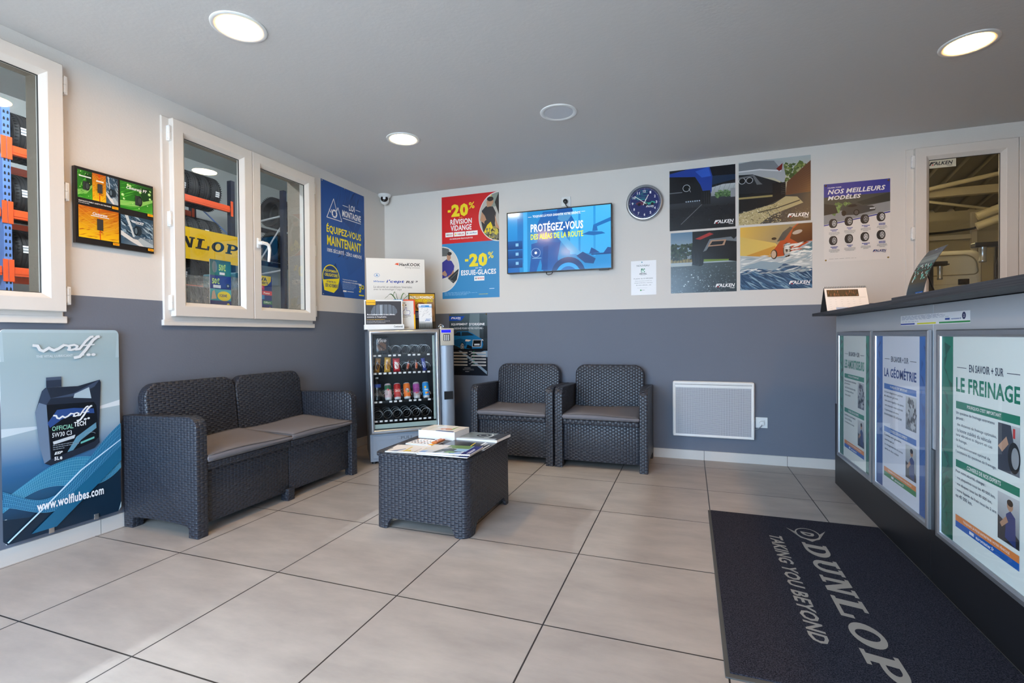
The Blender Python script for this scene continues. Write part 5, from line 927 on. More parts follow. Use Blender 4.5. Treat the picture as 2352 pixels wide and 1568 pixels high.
# ============================================================ reception counter
XC = 3.856; YE = -.385; YJ = -1.812; YN = -4.9; BT = 1.142
def unit(name, y0, y1, label):
    e = empty(name, (XC, y0, 0), label, 'counter unit', 'reception counter units'); d = y0-y1
    sub('body', MB().box(0, -d+.001, .0, .42, -.001, BT-.002, r=.002), 'panel', e)
    sub('plinth_panel', MB().box(-.006, -d+.001, 0, 0, -.001, .545), 'plinth', e); return e
unit('counter_unit', YE, YJ, 'grey and black reception counter unit at the back-wall end')
unit('counter_unit', YJ, YN, 'grey and black reception counter unit nearest the viewer')
sx0 = 3.715
tag(MB().box(sx0, YJ-.03, BT, 4.42, YE+.01, BT+.019, r=.001).build('worktop', 'wood', None, None, None), 'thin dark wood-grain worktop on the far counter unit', 'worktop', 'counter worktops')
tag(MB().box(sx0-.012, YN, BT+.0005, 4.43, YJ-.0305, BT+.026, r=.001).build('worktop', 'wood', None, None, None), 'thicker dark wood-grain worktop on the near counter unit', 'worktop', 'counter worktops')
def CF(y, z, x=XC-.0015): return basis((0, -1, 0), (0, 0, 1), (x, y, z))
a = Art(.615, .045, 'eeeff2'); a.bars(.02, .52, .78, .95, 6, '8b93ae', 4, .4); a.bars(.02, .30, .6, .42, 1, 'a6acc0', 3); a.rect(0, .06, .25, .2, '1f3f9a'); a.rect(.29, .06, .575, .2, 'dede2a'); a.rect(.62, .06, 1, .2, '1f8f4a'); a.circ(.93, .62, .022, '2a3060'); a.text('2', .925, .5, .936, .74, 'f0f0f4', .02); a.text('euromaster.fr', .78, .36, .9, .48, '2a4fa0', .03); a.rect(.70, .34, .76, .5, '2a4fa0')
a.build('notice_strip', CF(-1.486, 1.057), 'print', 'narrow white notice strip with blue, yellow and green bars under the worktop edge', 'notice', back=.0004)
def frame_poster(y0, W, title, c1, c2, label, texts, bot, photo):
    H = .822; e = empty('poster_frame', basis((0, -1, 0), (0, 0, 1), (XC-.0065, y0, .212)), label, 'poster frame', 'poster frames on the counter front')
    sub('frame', MB().ring(0, 0, W, H, [(0, 0), (0, .010), (.004, .014), (.018, .014), (.025, .009), (.027, .004), (.027, 0)]).box(.004, .004, 0, W-.004, H-.004, .003), 'alu', e)
    a = Art(W-.05, H-.05, None, z0=.0035); A = 'e6f2f0' if c1 != '2f6fc0' else 'dfe8f6'; a.rect(0, 0, 1, 1, A)
    a.rect(0, 0, .15, 1, [c2, c1]); a.rect(.87, 0, 1, 1, [c2, c1]); rr_ = random.Random(len(title))
    for k in range(16): a.poly([(x_, y_) for x_, y_ in ((rr_.uniform(0, .14), .06*k), (rr_.uniform(.03, .14), .06*k+.05), (rr_.uniform(0, .1), .06*k+.07))], c2)
    for k in range(12): a.poly([(.87+.13*rr_.random(), .08*k), (.87+.13*rr_.random(), .08*k+.07), (.87+.13*rr_.random(), .08*k+.05)], c2)
    T_ = c1 if c1 != '2f6fc0' else '2c4a8a'; D_ = '3f4a5c'
    a.text('EN SAVOIR + SUR', .34, .835, .68, .87, D_, .02); a.rect(.20, .85, .31, .853, D_); a.rect(.71, .85, .82, .853, D_); a.text(title, .19, .735, .82, .805, T_, .03)
    a.rect(.19, .655, .82, .69, c1); a.text("POURQUOI C'EST IMPORTANT", .32, .664, .66, .682, 'eef4f2', .02); a.rect(.19, .375, .82, .41, c1); a.text('CONSEILS DE NOS EXPERTS', .32, .384, .66, .402, 'eef4f2', .02)
    for (t, x1, y, b_) in texts: a.text(t, .19, y, x1, y+.017, D_, b_)
    for (px0, py0, px1, py1, fn) in ((.635, .45, .82, .645, 0), (.635, .165, .82, .36, 1)):
        a.rect(px0, py0, px1, py1, ['5a6470', 'c4ccd0']); w_, h_ = px1-px0, py1-py0
        if fn == 0:
            if photo: a.poly([(px0, py0), (px0, py1), (px0+w_*.6, py1), (px0+w_*.75, py0+h_*.6), (px0+w_*.6, py0)], '3a4250'); a.ell(px0+w_*.75, py0+h_*.35, w_*.28, h_*.32, '1c1f24'); a.ell(px0+w_*.8, py0+h_*.35, w_*.17, h_*.22, '9aa2a8'); a.poly([(px0, py0+h_*.5), (px0+w_*.4, py0+h_*.75), (px0+w_*.5, py0+h_*.6), (px0+w_*.2, py0+h_*.4)], 'c09a80'); a.rect(px0+w_*.7, py0+h_*.75, px0+w_*.8, py0+h_*.95, 'c03a3a')
            else: a.specks(px0+.02, py0+.02, px1-.02, py1-.02, 26, ['2a2e34', '6a7078', 'b8bec4', '454a52'], .03, 3)
        else:
            a.poly([(px0, py0), (px0, py0+h_*.5), (px0+w_*.5, py0+h_*.4), (px1, py0+h_*.2), (px1, py0)], '2b3038'); a.poly([(px0+w_*.35, py0+h_*.1), (px0+w_*.4, py0+h_*.6), (px0+w_*.6, py0+h_*.7), (px0+w_*.82, py0+h_*.6), (px0+w_*.85, py0)], '2a3c74'); a.ell(px0+w_*.58, py0+h_*.8, w_*.14, h_*.11, 'b08a70'); a.ell(px0+w_*.58, py0+h_*.86, w_*.14, h_*.07, '2a201c'); a.poly([(px0+w_*.1, py0+h_*.35), (px0+w_*.4, py0+h_*.55), (px0+w_*.5, py0+h_*.45), (px0+w_*.2, py0+h_*.28)], 'b08a70')
    a.rect(.19, .115, .82, .145, bot[0]); a.rect(.19, .085, .82, .115, bot[1]); a.text('TOUJOURS LÀ POUR ENTRETENIR VOTRE VÉHICULE', .28, .122, .74, .138, 'f4ece4', .02); a.text('euromaster.fr', .42, .092, .60, .108, 'eef2f8', .02); a.rect(.35, .094, .40, .108, 'dfe6f2')
    a.build('poster_sheet', Matrix.Translation((.025, .025, 0)), 'gloss', parent=e, back=0)
    sub('clear_cover', MB().add([(.026, .026, .0068), (W-.026, .026, .0068), (W-.026, H-.026, .0068), (.026, H-.026, .0068)], [[0, 1, 2, 3]]), 'cover', e)
TB = [("Un système de freinage entretenu", .60, .625, .01), ("garantit :", .29, .60, .01), ("· des distances de freinage optimales,", .62, .57, 0), ("· la bonne stabilité du véhicule", .57, .545, 0), ("sans vibration ni déport en cas", .58, .52, 0), ("de freinage,", .32, .495, 0), ("· le fonctionnement optimal de", .56, .465, 0), ("l'assistance du système de freinage.", .62, .44, 0),
      ("Pour votre sécurité, changez :", .52, .345, .02), ("· vos plaquettes tous les 40 000 km,", .61, .315, .01), ("· vos disques tous les 80 000 km,", .58, .285, .01), ("· votre liquide de frein tous les 2 ans", .62, .255, .01), ("ou 40 000 km.", .38, .23, .01)]
TG = [("Un bon alignement permet", .58, .625, .0), ("de véhicule garantit :", .5, .60, .0), ("· une usure régulière des pneus", .6, .57, 0), ("· une tenue de route optimale", .58, .54, 0), ("· l'optimisation de votre", .5, .51, 0), ("consommation de carburant", .56, .485, 0), ("Contrôlez votre géométrie :", .56, .345, .01), ("· une fois par an", .4, .315, 0), ("· au changement de vos pneus", .58, .285, 0), ("· après un choc violent", .5, .255, 0)]
TA = [("Des amortisseurs entretenus", .58, .625, .0), ("garantissent :", .4, .60, 0), ("· une bonne tenue de route", .56, .57, 0), ("· un freinage efficace", .5, .54, 0), ("· votre confort", .4, .51, 0), ("Contrôlez vos amortisseurs", .56, .345, .01), ("· tous les 20 000 km", .44, .315, 0), ("· et changez-les par deux", .52, .285, 0)]
frame_poster(-.482, .648, 'LES AMORTISSEURS', '2f8f76', '1f6f5c', 'green LES AMORTISSEURS poster frame, farthest on the counter front', TA, ('d98a4a', '2f62b4'), False)
frame_poster(-1.166, .650, 'LA GÉOMÉTRIE', '2f6fc0', '22559a', 'blue LA GÉOMÉTRIE poster frame, middle one on the counter front', TG, ('d9884a', '3a8a5a'), False)
frame_poster(-1.886, .650, 'LE FREINAGE', '128066', '0c5c4a', 'green LE FREINAGE poster frame, nearest on the counter front', TB, ('dc8646', '1f62b8'), True)
# desk calendar (tent of card with wire comb)
ST = BT+.019
e = empty('desk_calendar', Matrix.Translation((3.722, -.735, ST)) @ Matrix.Rotation(RS(4), 4, 'Z'), 'white wire-bound desk calendar at the end of the counter', 'calendar')
CW, CHt, CD = .235, .150, .125
tl = math.atan2(CD/2, CHt)
sub('stand_card', MB().add([(0, 0, 0), (CW, 0, 0), (CW, CD/2, CHt), (0, CD/2, CHt), (CW, CD, 0), (0, CD, 0), (0, .003, 0), (CW, .003, 0), (CW, CD-.003, 0), (0, CD-.003, 0), (0, CD/2, CHt-.006), (CW, CD/2, CHt-.006)], [[0, 1, 2, 3], [3, 2, 4, 5], [7, 6, 10, 11], [10, 9, 8, 11], [0, 6, 7, 1], [5, 4, 8, 9], [1, 7, 11, 2], [2, 11, 8, 4], [0, 3, 10, 6], [3, 5, 9, 10]]), mat('dark_card', '2a2624', .8), e)
L_ = math.hypot(CHt, CD/2); a = Art(CW-.004, L_-.006, 'eceae8'); a.rect(.05, .62, .80, .93, '241f20'); a.streaks(.06, .64, .78, .91, 40, ['6a3a30', '3a2a2c', '8a5a4a'], 1.5, .1, .008, 2); a.rect(.05, .57, .95, .58, 'a8a4a2')
for r_ in range(5):
    for c_ in range(6): a.bars(.08+.14*c_, .48-.1*r_, .16+.14*c_, .50-.1*r_, 1, 'b8b4b2', r_*6+c_)
a.rect(.22, .05, .5, .14, '9fb4d4'); a.rect(.5, .05, .75, .14, 'dcc4c4')
a.build('calendar_page', basis((1, 0, 0), (0, CD/2, CHt), (.002, -.001, .003)), 'print', parent=e, back=.0015)
mb = MB()
for k in range(24): x = .008+k*(CW-.016)/23; mb.tube([(x, CD/2+.007*math.cos(t), CHt+.001+.007*math.sin(t)) for t in [2*PI*i/8 for i in range(8)]], .0009, 5, closed=True)
sub('wire_comb', mb, 'seal', e)
tag(MB().box(3.85, -1.02, ST+.0003, 4.05, -.82, ST+.0016).build('paper_sheet', 'paper'), 'loose white sheet lying on the worktop in front of the calendar', 'paper')
e = empty('counter_card', basis(V(0, -1, 0), V(.40, 0, 1), (3.80, -1.70, ST+.003)), 'dark curved advertising card with green splash standing on the counter', 'card')
a = Art(.165, .225, None); N = 14
for k in range(N):
    y0, y1 = k/N, (k+1)/N; cc = '26282c' if y0 < .5 else ['26282c', '3a4248', '5f6c70', '7f8c8e', '6a767a', '4f5a60', '3a4248'][min(6, k-7)]
    a.rect(0, y0, 1, y1+.002, cc, k == 0)
a.poly([(.1, .42), (.45, .55), (.95, .70), (.95, .60), (.5, .48)], '3a8f80'); a.specks(.05, .36, .95, .66, 50, ['58b8a8', '2a6f66', '8fd0c4', 'dff0ee'], .035, 3); a.poly([(.0, .55), (.4, .98), (.55, .98), (.1, .55)], 'aab4b6'); a.rect(.55, .02, .98, .12, '1f5fae'); a.text('FALKEN', .6, .04, .95, .1, 'eef4f8', .03, .2)
[a.mb.add([(0, a.h*k/N, -.0015), (a.w, a.h*k/N, -.0015), (a.w, a.h*(k+1)/N, -.0015), (0, a.h*(k+1)/N, -.0015)], [[3, 2, 1, 0]], 0, lin('6a6c6e')) for k in range(N)]
b_ = a.mb.v; a.mb.v = [(x, y, z+.035*4*(1-y/a.h)*(y/a.h)*.5) for x, y, z in b_]
o = a.build('card_face', Matrix.Identity(4), 'gloss', parent=e, back=0)
sub('card_strut', MB().tube([(.08, .13, .008), (.08, .032, -.074)], .003, 6), 'black', e)

# ============================================================ entrance mat
e = empty('door_mat', (3.430, -1.976, .0), 'dark blue-grey entrance mat with DUNLOP lettering in front of the counter', 'mat')
MX0, MX1, MY0, MY1 = 3.012-3.430, 3.846-3.430, -2.722+1.976, -1.236+1.976
sub('rubber_edge', MB().box(MX0, MY0, 0, MX1, MY1, .0045, r=.002), mat('mat_rubber', '4a4a48', .7), e); sub('carpet_pile', MB().box(MX0+.014, MY0+.02, .003, MX1-.006, MY1-.006, .0085, r=.002), 'carpet', e)
ml = basis((0, -1, 0), (1, 0, 0), (-.430+0, .976, .0087))       # x along the text (towards the viewer), y to the right
mw_ = Matrix.Translation((3.0-3.0, 0, 0))
a = Art(1, 1, None); a.free = True; g_ = '9d968e'
# local art frame: u = -(y+1.0) world, v = x-3.0 world
a.slab('DUNLOP', .575, .425, 1.605, .523, g_); ML = basis((0, -1, 0), (1, 0, 0), (3.0-3.430, -1.0+1.976, .0088)); a.build('mat_word', ML, 'matte', parent=e, back=0); a = Art(1, 1, None); a.free = True
a.text('TAKING YOU BEYOND', .53, .288, 1.455, .346, g_, .035, .25)
a.build('mat_tagline', ML, 'matte', parent=e, back=0); a = Art(1, 1, None); a.free = True
a.arc(.455, .474, .072, .052, .007, g_, n=40)
a.poly([(.515, .438), (.56, .474), (.515, .512), (.53, .474)], g_); a.poly([(.395, .386), (.47, .42), (.455, .428)], g_); a.poly([(.395, .386), (.52, .432), (.54, .462), (.50, .43)], g_); a.poly([(.394, .566), (.46, .522), (.475, .53)], g_); a.poly([(.394, .566), (.52, .514), (.54, .486), (.50, .518)], g_)
a.text('D', .43, .446, .487, .502, g_, .06, .3)
a.build('mat_emblem', ML, 'matte', parent=e, back=0)
# ============================================================ tyre store behind the window wall
SXW, SZT = -7.0, 4.8
stw = lambda n, *b: struct(MB().box(*b).build(n, 'store'))
stw('wall_storeroom_far', SXW-.1, -6.4, 0, SXW, 7.5, SZT); stw('wall_storeroom_back', SXW, 7.4, 0, -.22, 7.5, SZT); stw('wall_storeroom_front', SXW, -6.4, 0, -.22, -6.3, SZT)
stw('ceiling_storeroom', SXW, -6.4, SZT, -.0, 7.5, SZT+.1); stw('wall_storeroom_return', -.22, .2, 0, -.12, 7.5, SZT); stw('wall_storeroom_upper', -.22, -6.4, 2.56, -.0, .2, SZT)
struct(MB().box(SXW, -6.4, -.1, -.22, 7.5, 0).build('floor_storeroom', mat('concrete', '8c8a86', .8)))
M['tube_soft'] = mat('fluorescent_tube_soft', (.95, .97, 1), .5, emit=TUBE*.16)
for x, y, m_, l_ in ((-3.2, -2.2, 'tube', 'storeroom fluorescent lamp nearest the left-hand window'), (-3.0, 2.6, 'tube_soft', 'storeroom fluorescent lamp beyond the double window')):
    e = empty('fluorescent_lamp', (x, y, SZT-.08), l_, 'lamp', 'storeroom fluorescent lamps'); sub('lamp_housing', MB().box(-.06, -.75, .02, .06, .75, .08), 'white', e)
    for dx in (-.03, .03): sub('tube', MB().tube([(dx, -.72, 0), (dx, .72, 0)], .014, 10), m_, e)
XR = -5.16; YA, YB = -.60, 2.66; RD = 1.0
def upright(x, y, h, m, par):
    b = MB(); b.box(x-.05, y-.04, 0, x+.05, y+.04, h); z = 1.4
    while z < h-.08:
        for o in (-.019, .019): b.prism([(o-.010, -.02), (o+.010, -.02), (o+.010, .008), (o, .024), (o-.010, .008)], .0502, .0508, 1, xf=Matrix.Translation((x, y, z)) @ basis((0, 1, 0), (0, 0, 1), (0, 0, 0)))
        z += .085
    return sub('upright', b, [m, 'dark'], par)
LV = [3.472, 2.665, 1.937]
e = empty('tyre_rack', (XR, YA, 0), 'long blue and orange tyre rack seen through both window-wall windows', 'rack'); T_ = Matrix.Translation((-XR, -YA, 0)); FR = (YA-3.3, YA, YB)
for y in FR:
    for x in (XR, XR-RD): upright(x, y, 3.95, 'bluesteel' if y < 2 else 'darkblue', e).matrix_local = T_  # right-end uprights take a darker steel: their dimmer light put into the colour
    sub('brace', MB().tube([(XR, y, 1.1), (XR-RD, y, 2.0), (XR, y, 2.9), (XR-RD, y, 3.7)], .018, 6), 'bluesteel', e, None, T_)
for y0, y1 in zip(FR, FR[1:]):
    for z in LV:
        for x in (XR, XR-RD):
            sub('beam', MB().box(x-.025, y0+.055, z-.115, x+.040, y1-.055, z, r=.006).box(x+.040, y0+.06, z-.085, x+.046, y1-.06, z-.04).box(x+.051, y0+.003, z-.19, x+.060, y0+.055, z+.09, r=.003).box(x+.051, y1-.055, z-.19, x+.060, y1-.003, z+.09, r=.003), 'orange', e, None, T_)
e = empty('steel_rack', (XR, 3.7, 0), 'dark steel rack frame seen through the right pane of the double window', 'rack'); T_ = Matrix.Translation((-XR, -3.7, 0))
for x, y in ((XR+.3, 3.62), (XR-.7, 3.62), (XR+.3, 5.6), (XR-.7, 5.6)): upright(x, y, 4.0, 'darkblue', e).matrix_local = T_
for z in (3.5, 2.4): sub('brace', MB().tube([(XR+.3, 3.62, z), (XR-.7, 3.62, z-.1)], .02, 6), 'steel', e, None, T_)
sub('brace', MB().tube([(XR+.3, 3.62, 3.35), (XR-.7, 3.62, 2.2)], .016, 6), 'steel', e, None, T_)
for z in (2.70, 3.42):
    for x in (XR-.7, XR+.3): sub('beam', MB().box(x-.02, 3.68, z-.1, x+.02, 5.54, z), 'darkblue', e, None, T_)
# tyres: lathe with grooved tread, ribs, sidewall
def tyre_mesh(R=.315, w_=.205):
    h = w_/2; prof = [(.205, -h*.72), (.215, -h*.82), (.25, -h*1.0), (.285, -h*.96), (R-.016, -h*.80), (R-.004, -h*.62)]
    for g in (-.42, 0, .42): prof += [(R, h*(g-.10)), (R-.008, h*(g-.07)), (R-.008, h*(g+.07)), (R, h*(g+.10))]
    prof += [(R-.004, h*.62), (R-.016, h*.80), (.285, h*.96), (.25, h*1.0), (.215, h*.82), (.205, h*.72), (.20, 0)]
    mb = MB().lathe(prof, 56, closed=True)
    for k in range(46):
        for s_ in (-1, 1):
            a_ = 2*PI*k/46; xf = Matrix.Rotation(a_, 4, 'Z'); mb.box(R-.013, -.004, s_*h*.60 if s_ > 0 else -h*.92, R-.0005, .004, h*.92 if s_ > 0 else -h*.60, 1, xf=xf)
    return mb
TM = tyre_mesh(); t0 = TM.build('tyre', ['rubber', M['dark']], None, None, 35); lab = MB()
for k in range(5): a0 = -.15+.06*k; lab.add([(.3165*math.cos(a0), .3165*math.sin(a0), -.04), (.3165*math.cos(a0+.06), .3165*math.sin(a0+.06), -.04), (.3165*math.cos(a0+.06), .3165*math.sin(a0+.06), .04), (.3165*math.cos(a0), .3165*math.sin(a0), .04)], [[0, 1, 2, 3]], 1 if k in (1, 3) else 0)
l0 = lab.build('tread_label', ['paper', 'grey']); l0.parent = t0; l0['label'] = 'white paper tread label'
ORD = ['first', 'second', 'third', 'fourth', 'fifth', 'sixth', 'seventh', 'eighth', 'ninth', 'tenth', 'eleventh', 'twelfth', 'thirteenth', 'fourteenth', 'fifteenth']
first = [True]
def put_tyre(x, y, z, label, labelled, ang, group='tyres on the storeroom racks'):
    c = t0 if first[0] else t0.copy()
    if not first[0]:
        COL.objects.link(c)
        if labelled: l_ = l0.copy(); COL.objects.link(l_); l_.parent = c
    first[0] = False
    c.matrix_world = Matrix.Translation((x, y, z)) @ Matrix.Rotation(PI/2, 4, 'X') @ Matrix.Rotation(ang, 4, 'Z'); tag(c, label, 'tyre', group)
names = ['top', 'middle', 'lower']
for li, z in enumerate(LV):
    for k in range(14):
        y = YB-.19-.216*k
        if .08 < y < .55: continue
        put_tyre(XR-.42, y, z+.235, f'black tyre on the {names[li]} shelf of the long rack, {ORD[k]} from its right end', k in (0, 3, 4, 6, 7, 12, 13) or (li == 1 and k in (1, 5)), RS(-8+13*(k % 3)))
    for k in range(3): put_tyre(XR-.42, YA-.20-.216*k, z+.235, f'black tyre, {names[li]} shelf left of the left-window rack frame, {ORD[k]} from it', k != 1, RS(4))
for z, n_ in ((2.70, 'lower'), (3.42, 'upper')):
    for k in range(4): put_tyre(XR-.2, 3.86+.216*k, z+.235, f'black tyre on the {n_} level of the dark steel rack, {ORD[k]} from its frame', False, 0)
# banner
e = Art(2.16, .54, 'd9ab12'); e.slab('DUNLOP', .15, .36, .955, .70, '14161c')
e.build('brand_banner', basis((0, 1, 0), (0, -.01, 1), (XR+.09, .67, 2.365)), 'gloss', 'yellow DUNLOP banner hung on the storeroom rack', 'banner', back=.004, backcol='c89c10')
# wrapped pallet, teal cabinet, leaflet boards on the outer sill side
e = empty('wrapped_pallet', (-.62, -1.60, 0), 'stack of goods wrapped in clear stretch film outside the double window', 'pallet')
b = bmesh.new(); bmesh.ops.create_cube(b, size=1); bmesh.ops.subdivide_edges(b, edges=b.edges[:], cuts=5, use_grid_fill=True)
for v in b.verts: v.co = V(v.co.x*.5+.02*rnd.uniform(-1, 1), v.co.y*.74+.025*rnd.uniform(-1, 1), .745+v.co.z*1.49+.03*rnd.uniform(-1, 0))
sub('stretch_film', MB().bm(b), 'film', e, 80)
sub('goods', MB().box(-.2, -.34, 0, .2, .31, 1.40, r=.03), mat('dark_goods', '35322f', .7), e)
tag(MB().box(-1.25, -1.02, 0, -.85, -.62, 1.60, r=.01).build('cabinet', mat('teal_paint', '1f5560', .4)), 'teal metal cabinet beyond the double window', 'cabinet')
a = Art(.165, .335, '1d3f7a'); a.rect(0, .68, 1, 1, ['1a7a72', '17555f']); a.text('50€', .42, .78, .75, .92, 'b8e06a', .04); a.rect(.45, .7, .7, .75, 'e8eef0'); a.ell(.22, .85, .12, .12, '6a7a80'); a.poly([(0, .38), (0, .66), (1, .68), (1, .42)], '1c3a8a'); a.text('50€', .1, .5, .45, .62, 'c4e67a', .04); a.rect(.15, .42, .5, .48, 'e8eef4'); a.circ(.85, .48, .09, '2a2c30'); a.circ(.85, .48, .05, '9aa0a8'); a.rect(0, .16, 1, .40, ['2f8a94', '5ab0b8']); a.poly([(.05, .18), (.1, .34), (.2, .38), (.3, .2)], 'c8a890'); a.ell(.66, .26, .32, .1, 'e8cf1c'); a.text('120€', .45, .24, .8, .30, '2a3a6a', .04); a.rect(0, 0, 1, .16, '2a2f66'); a.circ(.85, .08, .07, 'e0c42a')
a.build('offer_board', LW(-1.828, 1.228, -.16), 'gloss', 'blue offer poster with 50 euro lettering behind the left pane of the double window', 'poster', back=.004)
a = Art(.145, .272, '1c2f7a'); a.poly([(0, .72), (0, 1), (.95, 1), (.93, .86), (.7, .74), (.4, .7)], 'e8cf1c'); a.text('TVA', .06, .85, .68, .96, '22284a', .04); a.text('OFFERTE', .03, .76, .75, .83, '22284a', .03); a.rect(0, .6, .5, .72, 'c22a5a'); a.bars(.03, .63, .42, .7, 2, 'f0d8e0', 2); a.rect(.35, .46, 1, .58, 'd04050'); a.text('Pneus', .45, .49, .85, .55, 'f4e8ea', .03); a.rect(0, .34, .5, .46, '3a8ac8'); a.rect(.4, .2, 1, .3, '2f7a5a'); a.text('Offert', .45, .23, .9, .28, 'e8f4ea', .02); a.circ(.85, .08, .09, 'd8c02a')
a.build('offer_board', LW(-1.442, 1.225, -.16), 'gloss', 'blue TVA OFFERTE poster behind the right pane of the double window', 'poster', back=.004)

# ============================================================ workshop behind the television wall
GY, GX = 7.0, 8.2
gw = lambda n, *b: struct(MB().box(*b).build(n, 'garage'))
gw('wall_workshop_far', 2.0, GY, 0, GX, GY+.1, 4.8); gw('wall_workshop_left', 1.9, .22, 0, 2.0, GY, 4.8); gw('wall_workshop_right', GX, .22, 0, GX+.1, GY, 4.8); gw('wall_workshop_upper', 1.9, .0, CEIL+.12, GX+.1, .22, 4.8); gw('wall_workshop_side', RIGHT_X+.2, .0, 0, GX+.1, .22, CEIL+.12)
struct(MB().box(1.9, .22, -.1, GX+.1, GY, 0).build('floor_workshop', mat('workshop_floor', '77736b', .6)))
mb = MB(); x = 1.8; rz = lambda y: 4.7-1.45*y/7.0                    # ribbed roof, falling towards the back
while x < GX+.1:
    for x0, x1, z0, z1 in ((x, x+.18, 0, 0), (x+.18, x+.21, 0, .05), (x+.21, x+.27, .05, .05), (x+.27, x+.30, .05, 0)):
        mb.add([(x0, .0, rz(0)+z0), (x1, .0, rz(0)+z1), (x1, GY+.1, rz(GY+.1)+z1), (x0, GY+.1, rz(GY+.1)+z0)], [[0, 1, 2, 3]])
    x += .30
struct(mb.build('ceiling_workshop', 'roof')); struct(MB().box(1.8, -.1, 4.9, GX+.2, GY+.2, 5.0).build('ceiling_workshop_upper', 'roof'))
M['pale_pipe'] = mat('pale_pipe', 'cfc7b2', .5)
struct(MB().box(2.0, 4.95, 3.08, GX, 5.05, 3.20).build('trim_2_beam', 'garage')); struct(MB().box(2.0, 2.95, rz(3)-.14, GX, 3.05, rz(3)-.02).build('trim_3_beam', 'garage'))
for k in range(4): struct(MB().box(2.0, GY-.012, .55+.62*k, 7.70, GY-.002, .563+.62*k).build(f'trim_{k+4}_door_line', 'seal'))
for k in range(6): struct(MB().box(GX-.012, 3.0, .5+.45*k, GX-.002, GY, .512+.45*k).build(f'trim_{k+8}_board_line', 'seal'))
tag(MB().box(7.72, GY-.06, 0, 7.80, GY-.003, 3.2).build('door_rail', 'pvc'), 'pale upright door rail at the far corner of the workshop', 'rail')
for p, r_, l in ((((2.02, 4.88, 2.43), (9.0-.9, 4.88, 3.50)), .032, 'pale pipe rising to the right under the workshop roof'), (((5.9, 6.0, 3.44), (8.1, 6.0, 2.92)), .022, 'thin pale brace falling to the right at the back of the workshop roof'),
                 (((6.95, 5.0, 2.75), (8.15, 4.6, 3.22)), .06, 'thick pale heating pipe in the workshop, upper one of the pair'), (((6.95, 5.0, 2.60), (8.15, 4.6, 3.05)), .06, 'thick pale heating pipe in the workshop, lower one of the pair')):
    tag(MB().tube(p, r_, 10).build('pipe', 'pale_pipe', None, None, 50), l, 'pipe', 'workshop pipes')
for y in (2.4, 4.3):
    e = empty('fluorescent_lamp', (4.3, y, 3.35), 'workshop fluorescent lamp ' + ('near the dividing wall' if y < 3 else 'towards the far wall'), 'lamp', 'workshop fluorescent lamps'); sub('lamp_housing', MB().box(-.9, -.07, .03, .9, .07, .1), 'white', e); sub('tube', MB().tube([(-.85, 0, 0), (.85, 0, 0)], .02, 10), 'gtube', e)
    for x in (-.7, .7): sub('hanger', MB().tube([(x, 0, .1), (x, 0, rz(y)-3.35)], .006, 6), 'steel', e)
# white van parked along the dividing wall: blank rear flank with pressed window shape
e = empty('van', (5.63, 1.80, 0), 'white panel van parked behind the workshop window', 'van')
sub('body', MB().box(-2.9, 0, .32, 0, 1.62, 1.845, r=.085, seg=4).box(-3.5, .06, .34, -2.8, 1.56, 1.05, r=.12, seg=4), 'van', e, 50)
fl = basis((1, 0, 0), (0, 0, 1), (0, -.002, 0))
Dp = [(-.80, 1.79), (-.17, 1.79)] + [(-.17+.11*math.sin(t), 1.67+.12*math.cos(t)) for t in [PI/2*k/8 for k in range(9)]] + [(-.055, 1.635)] + [(-.095+.04*math.cos(t), 1.63-.035*math.sin(t)) for t in [PI/2*k/4 for k in range(5)]] + [(-.80, 1.585)]
sub('pressed_panel', MB().tube([(*p, .0) for p in Dp], .006, 6, closed=True, xf=fl), mat('panel_gap', 'a59c80', .5), e)
sub('crease', MB().box(-2.8, -.006, 1.50, -.06, .002, 1.565, r=.003), 'van', e)
sub('door_handle', MB().box(-.215, -.012, 1.495, -.125, .0, 1.552, r=.006, seg=3).box(-.20, -.018, 1.512, -.15, -.01, 1.532, r=.004), 'black', e)
for x in (-2.5, -.65):
    for y in (.12, 1.50): sub('wheel', MB().lathe([(.0, -.09), (.2, -.09), (.31, -.08), (.32, 0), (.31, .08), (.2, .09), (0, .09)], 28, xf=Matrix.Translation((x, y, .32)) @ Matrix.Rotation(PI/2, 4, 'X')), 'rubber', e, 50)
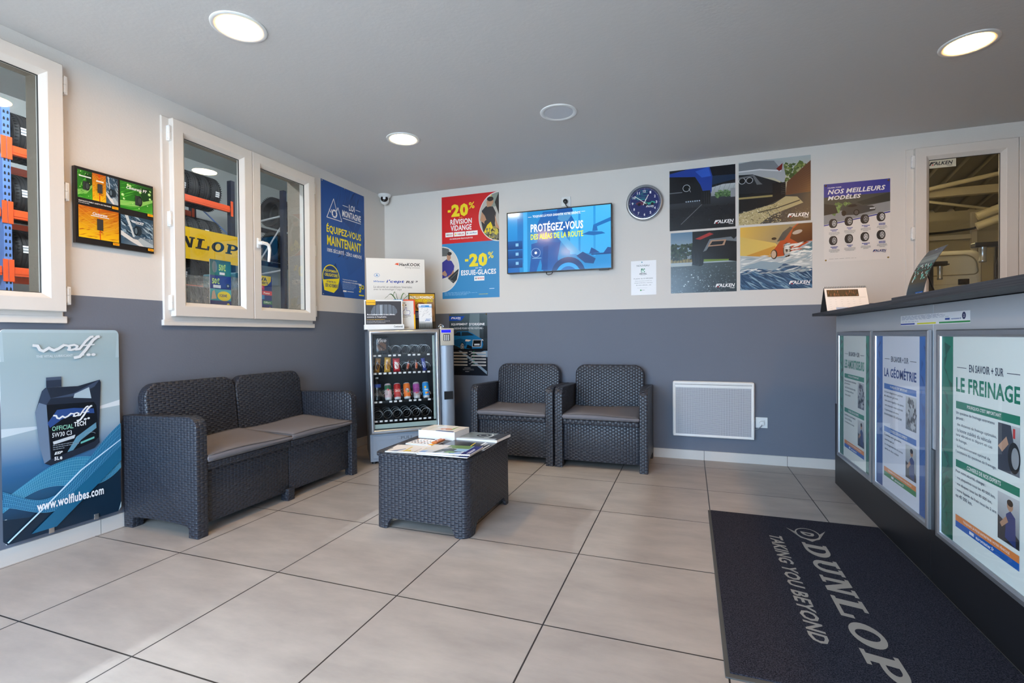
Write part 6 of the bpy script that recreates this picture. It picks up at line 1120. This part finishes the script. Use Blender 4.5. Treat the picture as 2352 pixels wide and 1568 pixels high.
# lift heads: plate on a post with a ribbed canister under it
def lift(x, y, px0, px1, pz, cx, cr, cz, label, postx):
    e = empty('lift_arm', (x, y, 0), label, 'lift', 'vehicle lift heads'); X = lambda v: v-x
    sub('post', MB().box(X(postx)-.014, -.014, 0, X(postx)+.014, .014, pz+.02, r=.003), 'black', e)
    sub('arm_plate', MB().box(X(px0), -.04, pz, X(px1), .04, pz+.04, r=.006).box(X(px1)-.01, -.015, pz+.008, X(px1)+.02, .015, pz+.018), 'black', e)
    sub('canister', MB().lathe([(cr*.9, cz), (cr, cz+.004), (cr, cz+.02), (cr*.92, cz+.024), (cr*.92, pz-.03), (cr, pz-.026), (cr, pz), (0, pz)], 24, xf=Matrix.Translation((X(cx), 0, 0))), 'alu', e, 40)
lift(4.985, 1.2, 4.97, 5.085, 1.622, 5.040, .021, 1.50, 'black lift head with dark canister, left of the van handle', 4.975)
lift(5.36, 1.2, 5.275, 5.455, 1.772, 5.345, .027, 1.64, 'black lift head with silver canister, right of the van', 5.44)
tag(MB().tube([(5.49, 1.1, 2.3), (5.485, 1.1, 1.95), (5.44, 1.12, 1.70), (5.395, 1.12, 1.60), (5.40, 1.12, 1.50)], .010, 8).build('hose', 'black', None, None, 60), 'black hose hanging beside the right-hand lift head', 'hose')
tag(MB().box(5.40, 1.0, 0, 5.47, 1.08, 1.53, r=.006).build('control_box', 'black'), 'black control box under the right-hand lift head', 'box')
tag(MB().box(6.40, 2.9, 0, 6.9, 3.3, 2.05, r=.01).build('cabinet', 'bluecab'), 'blue cabinet at the right of the workshop window', 'cabinet')
tag(MB().tube([(6.6, 6.84, 2.83), (7.3, 6.84, 2.84), (7.7, 6.82, 2.88), (7.85, 6.6, 2.98), (8.1, 5.8, 3.02)], .022, 8).build('cable', 'black', None, None, 60), 'black cable sagging across the back of the workshop', 'cable')
tag(MB().box(5.0, 6.90, 2.72, 7.70, 6.985, 2.80).build('cable_tray', 'pvc'), 'pale perforated cable tray along the back of the workshop', 'tray')
a = Art(.175, .055, 'c9c4ae'); a.falken(.12, .15, .9, .8, '22242c'); a.build('window_sticker', BW(4.487, 2.180, -.0125), 'print', 'small FALKEN sticker in the top corner of the workshop window', 'sticker', back=.0004)
